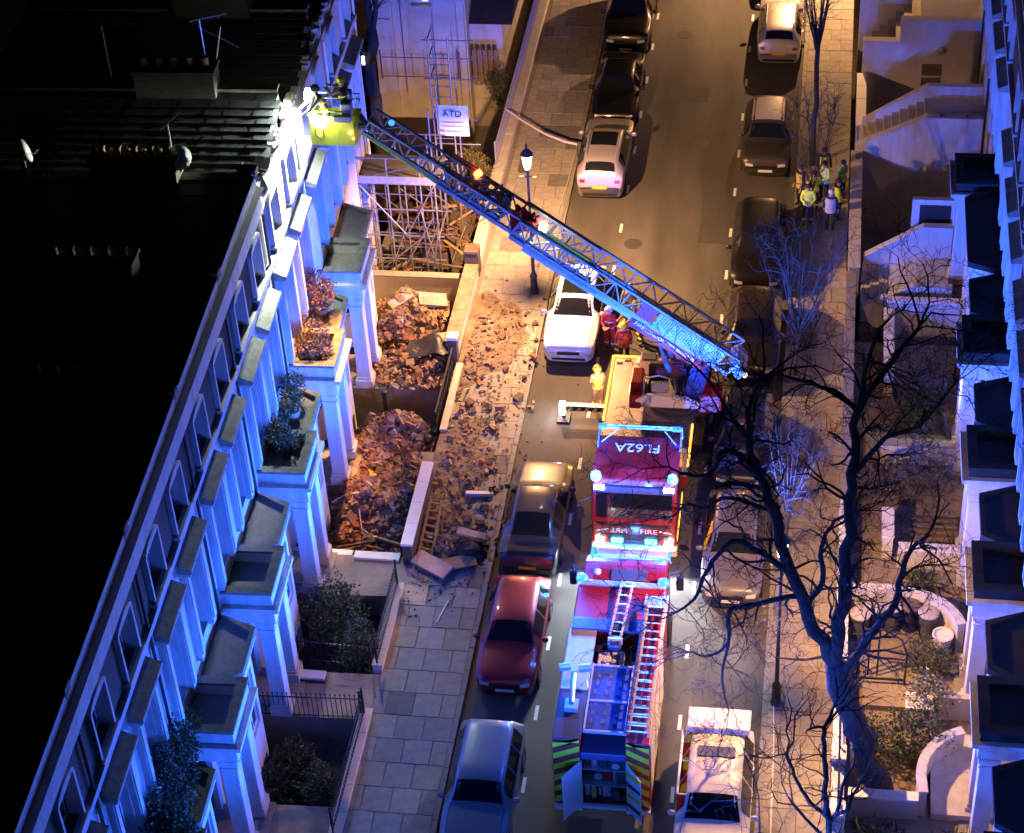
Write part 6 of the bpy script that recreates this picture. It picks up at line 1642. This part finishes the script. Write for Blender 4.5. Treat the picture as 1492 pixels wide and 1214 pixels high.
pot_plant('blue tinted leafy plant on the balcony below the pale rimmed bay roof', 2, .35, 1.9, 4.5, .2, .36, LEAF, 39, 800, .055, POTS[2], .45, .45)
pot_plant('dark leafy plant spreading over the same blue lit balcony', 2, .75, 1.6, 4.5, .2, .34, LEAF, 40, 800, .055, POTS[2], .45, .4)
pot_plant('small plant near the outer corner of the blue lit balcony', 2, 1.25, 1.9, 4.5, .14, .24, LEAF, 41, 260, .045, POTS[1], .25, .2)
pot_plant('yellowish trailing plant on the corner of the bare porch roof', 4, .3, .8, 4.5, .16, .2, [LEAF[2], LEAF[1], YL[1]], 42, 420, .05, POTS[2], .35, .25)
for i, (lx, ly, s, rx, l) in enumerate(((.4, 3.9, 50, .75, 'tallest dark shrub on the bay roof below the bare porch roof'), (.7, 3.0, 51, .7, 'dark shrub hanging over the bay roof edge, next to the tallest'), (.5, 2.1, 52, .65, 'dark shrub against the wall on the crowded balcony'), (1.2, 1.9, 53, .55, 'dark shrub at the outer side of the crowded balcony'), (.35, 4.6, 56, .6, 'dark creeper climbing the wall above the crowded balcony'))):
    pot_plant(l, 5, lx, ly, 4.48, .24, .4, LEAF, s, 1700, .055, POTS[2], rx, rx*.9)
pot_plant('dark plant in a pale square pot at the front of the crowded balcony', 5, .5, .9, 4.5, .2, .34, LEAF, 54, 380, .05, POTS[3], .3, .25)
pot_plant('dark plant in a pale pot at the outer front of the crowded balcony', 5, 1.25, .9, 4.5, .2, .34, LEAF, 55, 380, .05, POTS[3], .3, .25)

# ------------------------------------------------------------------ people
SKIN = mat('skin', (.46, .28, .20), .6)
def cloth(nm, c): return mat('cloth_' + nm, c, .85, noise=.15, nscale=12)
HANDS = None
def hand_mesh():
    mb = MB().obox((0, 0, -.045), (.032, .075, .09))
    for i, (y, L) in enumerate(((-.03, .065), (-.01, .075), (.01, .072), (.03, .055))):
        mb.tube([(0, y, -.085), (.006, y, -.085-L*.5), (.022, y, -.085-L)], [.0085, .008, .006], 5)
    mb.tube([(0, -.036, -.03), (.015, -.06, -.06), (.028, -.062, -.09)], [.011, .010, .007], 5)
    return mb
def face_mesh():
    mb = MB()
    mb.add([(0, .098, .035), (-.014, .10, .0), (.014, .10, .0), (0, .122, .002)], [(0,1,3), (0,3,2), (1,2,3)], 0)
    for s in (-1, 1):
        mb.obox((s*.032, .094, .03), (.022, .012, .010), (0,0,0), 1)
        mb.obox((s*.083, .0, .012), (.018, .03, .05), (0,0,0), 0)
    mb.obox((0, .093, -.035), (.045, .012, .012), (0,0,0), 2)
    return mb
HM = mesh_of(hand_mesh(), 'hand', SKIN, True)
GL_ = mesh_of(hand_mesh(), 'gloved_hand', mat('glove', (.04, .035, .03), .8), True)
FM = mesh_of(face_mesh(), 'face', [SKIN, BLACKP, mat('lip', (.35, .14, .11), .6)])
POSES = {
 'stand': dict(el=(.25, .02, 1.12), wr=(.24, .12, .90), lean=0, kn=.03, st=.10),
 'front': dict(el=(.24, .06, 1.14), wr=(.08, .26, 1.08), lean=.02, kn=.03, st=.11),
 'lean':  dict(el=(.22, .34, 1.12), wr=(.16, .56, 1.02), lean=.24, kn=.08, st=.13),
 'reach': dict(el=(.25, .26, 1.30), wr=(.15, .46, 1.36), lean=.06, kn=.05, st=.12),
 'stride':dict(el=(.25, -.08, 1.13), wr=(.24, .10, .95), lean=.06, kn=.06, st=.10, step=.22),
}
BODY = {}
def body_mesh(pose):
    if pose in BODY: return BODY[pose]
    p = POSES[pose]; ln = p['lean']; stp = p.get('step', 0)
    J = [((0, 0, .96), .145), ((0, ln*.45, 1.16), .135), ((0, ln*.8, 1.36), .165), ((0, ln, 1.50), .068), ((0, ln+.015, 1.58), .088), ((0, ln+.025, 1.68), .092), ((0, ln+.01, 1.755), .05)]
    E_ = [(0, 1), (1, 2), (2, 3), (3, 4), (4, 5), (5, 6)]
    for s in (-1, 1):
        k_ = len(J); w = p['wr']; e = p['el']; so = stp*s
        J += [((s*.185, ln*.85, 1.43), .078), ((s*e[0], ln*.85+e[1]-so*.4, e[2]), .056), ((s*w[0], ln*.85+w[1]-so*.6, w[2]), .038)]
        E_ += [(2, k_), (k_, k_+1), (k_+1, k_+2)]
        k_ = len(J)
        J += [((s*p['st'], 0, .88), .105), ((s*(p['st']+.01), p['kn']+so*.7, .50), .074), ((s*(p['st']+.01), so-.01, .09), .052), ((s*(p['st']+.03), so+.15, .045), .045)]
        E_ += [(0, k_), (k_, k_+1), (k_+1, k_+2), (k_+2, k_+3)]
    me = bpy.data.meshes.new('person_body'); me.from_pydata([j[0] for j in J], E_, [])
    o = bpy.data.objects.new('tmp', me); COL.objects.link(o)
    md = o.modifiers.new('s', 'SKIN'); md.use_smooth_shade = True
    for i, j in enumerate(J): me.skin_vertices[0].data[i].radius = (j[1], j[1]*(.82 if i in (0, 1, 2) else 1))
    me.skin_vertices[0].data[0].use_root = True
    md2 = o.modifiers.new('u', 'SUBSURF'); md2.levels = 1; md2.render_levels = 1
    dg = bpy.context.evaluated_depsgraph_get()
    em = bpy.data.meshes.new_from_object(o.evaluated_get(dg)); bpy.data.objects.remove(o)
    BODY[pose] = (em, p, J); return BODY[pose]
def person(label, x, y, z, rz, pose, jacket, trousers, boots=BLACKP, group=None, helmet=None, hair=None, vest=None, stripes=None, gloves=False, h=1.0, pack=None):
    em, p, J = body_mesh(pose); ln = p['lean']
    t = thing('person', label, 'person', (0,0,0), 0, group)
    me = em.copy(); me.materials.clear()
    for m in (SKIN, jacket, trousers, boots): me.materials.append(m)
    wr = [Vector(J[9][0]), Vector(J[16][0])]
    for f in me.polygons:
        c = f.center
        if c.z > 1.51: mi = 0
        elif min((c - w).length for w in wr) < .05: mi = 0
        elif c.z > .88 or abs(c.x) > .21 or (c.y > .2 and c.z > .7): mi = 1
        elif c.z > .16: mi = 2
        else: mi = 3
        f.material_index = mi; f.use_smooth = True
    b = bpy.data.objects.new('body', me); COL.objects.link(b); b.parent = t
    for i, s in enumerate((-1, 1)):
        el = Vector(J[8+7*i][0]); w = Vector(J[9+7*i][0]); d = (w-el).normalized()
        hn = inst(GL_ if gloves else HM, 'hand', t, w + d*.01); hn.rotation_euler = d.to_track_quat('-Z', 'X').to_euler()
    hc = Vector((0, ln+.02, 1.655))
    inst(FM, 'face', t, hc)
    if helmet:
        hm = MB().lathe(hc, [(.125, .02), (.128, .05), (.115, .10), (.075, .135), (.01, .148)], 16)
        hm.lathe(hc, [(.10, .015), (.155, .012), (.155, .025), (.12, .04)], 16)
        hm.build('helmet', helmet, t, smooth=True)
        MB().obox((hc.x, hc.y+.11, hc.z+.03), (.16, .04, .05)).build('visor', CARGLASS, t)
        MB().obox((hc.x, hc.y, hc.z+.135), (.03, .2, .035)).build('helmet_comb', helmet, t)
    elif hair:
        MB().lathe(hc, [(.099, -.02), (.106, .03), (.095, .08), (.06, .112), (.01, .12)], 14).xf(Matrix.Translation((0, -.012, 0))).build('hair', hair, t, smooth=True)
    def torso(nm, z0, z1, g, m):
        mb = MB(); n = 14; rows = []
        zs = [z0 + (z1-z0)*i/4 for i in range(5)] if z1-z0 > .1 else [z0, z1]
        vs = []
        for z in zs:
            yy = ln*np.interp(z, [.96, 1.16, 1.36, 1.5], [0, .45, .8, 1]); wx = np.interp(z, [.8, .96, 1.16, 1.36, 1.45], [.175, .172, .165, .205, .17]); wy = np.interp(z, [.8, .96, 1.16, 1.36, 1.45], [.14, .138, .13, .155, .12])
            for k_ in range(n): a = 2*math.pi*k_/n; vs.append(((wx+g)*math.cos(a), yy+(wy+g)*math.sin(a), z))
        r = len(zs)
        mb.add(vs, [(i*n+k_, i*n+(k_+1)%n, (i+1)*n+(k_+1)%n, (i+1)*n+k_) for i in range(r-1) for k_ in range(n)])
        return mb.build(nm, m, t, smooth=True)
    if vest: torso('vest', .86, 1.45, .022, vest)
    if stripes:
        torso('reflective_stripe', .98, 1.03, .03, stripes); torso('reflective_stripe', 1.22, 1.27, .03, stripes)
        mb = MB()
        for s in (-1, 1):
            c = Vector(J[12 if s < 0 else 19 if False else 12][0]) if False else None
            k_ = J[11][0] if s < 0 else J[18][0]
            mb.lathe((s*(p['st']+.01), p['kn'] + p.get('step', 0)*s*.85, .3), [(.078, -.02), (.078, .03)], 10)
        mb.build('leg_stripe', stripes, t)
    if pack:
        MB().tube([(0, ln-.21, 1.05), (0, ln-.22, 1.4)], [.085, .08], 10).build('air_cylinder', pack, t, smooth=True)
    t.location = (x, y, z); t.rotation_euler = (0, 0, rz); t.scale = (h, h, h)
    return t
REFL = mat('reflective_silver', (.75, .78, .74), .4)
TAN = cloth('tan', (.26, .19, .11)); NAVY = cloth('navy', (.018, .02, .035)); BLK = cloth('black', (.014, .014, .016)); REDC = cloth('red', (.42, .03, .035)); HV = mat('hivis_cloth', (.75, .95, .08), .8)
HVG = mat('hivis_green', (.20, .55, .16), .8); KIT = cloth('dark_kit', (.045, .04, .035)); GREYC = cloth('pale_grey', (.42, .42, .44)); KHAKI = cloth('khaki', (.17, .15, .09))
HY = mat('helmet_yellow', (.70, .70, .05), .35); HWt = mat('helmet_white', (.72, .66, .62), .35); HB = mat('hair_dark', (.02, .015, .012), .7)
cgx, cgy = cg.x, cg.y
person('firefighter in a yellow helmet standing upright at the back of the rescue cage', cgx+.3, cgy+.22, 10.47, R(75), 'reach', KIT, KIT, helmet=HY, stripes=HY, gloves=True, pack=mat('cylinder_blue', (.03, .06, .3), .3))
person('firefighter leaning over the front of the rescue cage toward the wall', cgx-.22, cgy-.12, 10.47, R(120), 'lean', KHAKI, KHAKI, helmet=mat('helmet_olive', (.30, .30, .06), .4), stripes=YELLOW, gloves=True)
person('firefighter in a yellow helmet standing beside the amber edged deck', 2.38, -.15, 0, R(20), 'front', TAN, TAN, helmet=HY, stripes=YELLOW, gloves=True)
person('person in red overalls and a pale helmet nearest the white car', 2.42, 3.1, 0, R(160), 'front', REDC, REDC, helmet=HWt, stripes=REFL)
person('person in an orange vest and yellow helmet with their back to the deck', 2.98, 2.2, 0, R(10), 'stand', REDC, NAVY, helmet=HY, vest=ORANGEC)
person('firefighter in tan kit and a white helmet behind the person in red', 2.95, 4.35, 0, R(170), 'stand', TAN, TAN, helmet=HWt, stripes=YELLOW)
person('firefighter in tan kit with a dull helmet bending at the back of the group', 3.45, 3.5, 0, R(110), 'lean', TAN, TAN, helmet=mat('helmet_olive', (.3,.3,.06), .4), stripes=YELLOW)
PG = None
person('police officer in yellow jacket facing the viewer, front of the group by the tree', 8.75, 10.7, .12, R(180), 'front', HV, BLK, hair=HB, stripes=REFL)
person('police officer half hidden behind the bronze car with a yellow sleeve', 8.45, 11.9, .12, R(120), 'stand', BLK, BLK, hair=HB, vest=mat('amber_vest', (.6, .45, .05), .8))
person('police officer in yellow jacket standing with folded arms behind the group', 9.3, 12.25, .12, R(140), 'front', HV, BLK, hair=HB, vest=mat('pale_green', (.55, .66, .5), .8))
person('person in a white and navy vest with their back to the viewer', 9.55, 10.35, .12, R(-10), 'stand', NAVY, BLK, hair=mat('hair_white', (.6, .6, .66), .6), vest=GREYC, pack=None)
person('police officer in green yellow vest turned toward the garden wall', 9.78, 11.1, .12, R(-60), 'front', NAVY, BLK, hair=HB, vest=HV)
person('police officer in a green jacket standing against the garden wall', 9.95, 12.3, .12, R(60), 'stand', HVG, BLK, hair=HB, stripes=HV)
person('police officer in yellow jacket seen from behind at the kerb side of the group', 8.95, 11.55, .12, R(20), 'front', HV, BLK, hair=HB, stripes=REFL)
person('police officer in a pale yellow vest beside the sapling, back row of the group', 9.25, 13.1, .12, R(200), 'stand', NAVY, BLK, hair=HB, vest=HV)
person('person in a pale top and dark trousers standing in the raised porch', 14.2, 6.75, .9, R(90), 'stand', cloth('beige', (.42, .34, .25)), BLK, hair=HB)

# ------------------------------------------------------------------ roof aerials, dishes and the torn roof edge
def aerial(label, x, y, z, h, arm, az):
    t = thing('tv_aerial', label, 'aerial', (x, y, z))
    MB().cyl((x, y, z), (x, y, z+h), .025, n=6).build('mast', ALU, t)
    d = Vector((math.cos(az), math.sin(az), .05)); e_ = Vector((-d.y, d.x, 0))
    a = Vector((x, y, z+h)) - d*.3
    m2 = MB().cyl(a, a + d*arm, .018, n=6)
    m2.build('boom', ALU, t)
    el = MB()
    for i in range(7): c = a + d*(arm*(i+.5)/7); el.cyl(c - e_*(.26-.02*i), c + e_*(.26-.02*i), .008, n=5)
    el.build('elements', ALU, t)
    return t
aerial('tall white aerial mast on the lit slate roof, left of the pair', -11.9, -.2, 12.0, 1.7, 1.3, .15)
aerial('white aerial mast beside the chimney with crossed arms', -8.9, -.2, 12.0, 2.0, 1.1, .4)
aerial('thin aerial mast on the darker roof near the broken wall', -8.6, -5.1, 12.0, 1.5, .9, 1.2)
MB_ = MB().cyl((-8.75, -.2, 12.0), (-8.4, .1, 13.6), .02, n=6).cyl((-9.1, .1, 13.6), (-7.9, .0, 13.0), .016, n=6)
tag(MB_.build('aerial_brace', ALU), 'slanting pair of thin poles bracing the aerial beside the chimney', 'poles')
def dish(label, x, y, z, rz):
    t = thing('satellite_dish', label, 'satellite dish', (0,0,0))
    MB().lathe((0,0,0), [(.02, 0), (.2, .03), (.34, .10), (.35, .11)], 18).xf(Matrix.Rotation(R(70), 4, 'Y')).build('reflector', WHITEP, t, smooth=True)
    MB().tube([(0, 0, -.05), (.3, 0, -.1), (.42, 0, .02)], .015, 5).build('feed_arm', ALU, t)
    MB().cyl((-.02, 0, -.5), (-.02, 0, 0), .02).build('mast', ALU, t)
    t.location = (x, y, z); t.rotation_euler = (0, 0, rz)
dish('white satellite dish at the far left roof edge', -12.9, -5.2, 12.5, .3)
dish('small white dish on the roof near the thin aerial', -8.4, -5.2, 12.5, -1.2)
for i in range(5):
    x = -10.75 + i*.46
    tag(MB().cyl((x, -5.15, 11.85), (x, -5.15, 12.75 - .05*(i % 2)), .055, n=8).cyl((x, -5.15, 12.0), (x+.4, -5.15, 12.0), .03, n=6).build('vent_pipe', WHITEP), 'short pale vent pipe with a side branch standing on the dark roof edge', 'pipe', 'row of vent pipes along the dark roof edge')
r2 = random.Random(77)
for i in range(16):
    y = -4.9 + r2.uniform(0, 5.5); x = -6.6 - TH*y + r2.uniform(-.2, .0)
    o = MB().obox((0,0,0), (r2.uniform(.15, .4), r2.uniform(.2, .5), r2.uniform(.08, .2))).build('loose_masonry', mat('broken_masonry', (.42,.39,.33), .95)); o.location = (x, y, 10.95+r2.uniform(0, .15)); o.rotation_euler = (r2.uniform(-.5,.5), r2.uniform(-.5,.5), r2.uniform(0,3))
    tag(o, 'loose masonry lump left on the floodlit broken wall head', 'masonry', 'loose masonry on the broken wall head')
tg = MB(); 
for i in range(14): tg.obox((-6.6+r2.uniform(-.5, .3), -4.95+r2.uniform(-.25, .25), 11.8+r2.uniform(-.2, .3)), (r2.uniform(.2, .6), r2.uniform(.04, .3), .03), (r2.uniform(-.8,.8), r2.uniform(-.8,.8), r2.uniform(0,3)))
tag(tg.build('torn_flashing', ALU), 'torn pale roof flashing curling up where the parapet has broken off', 'flashing')
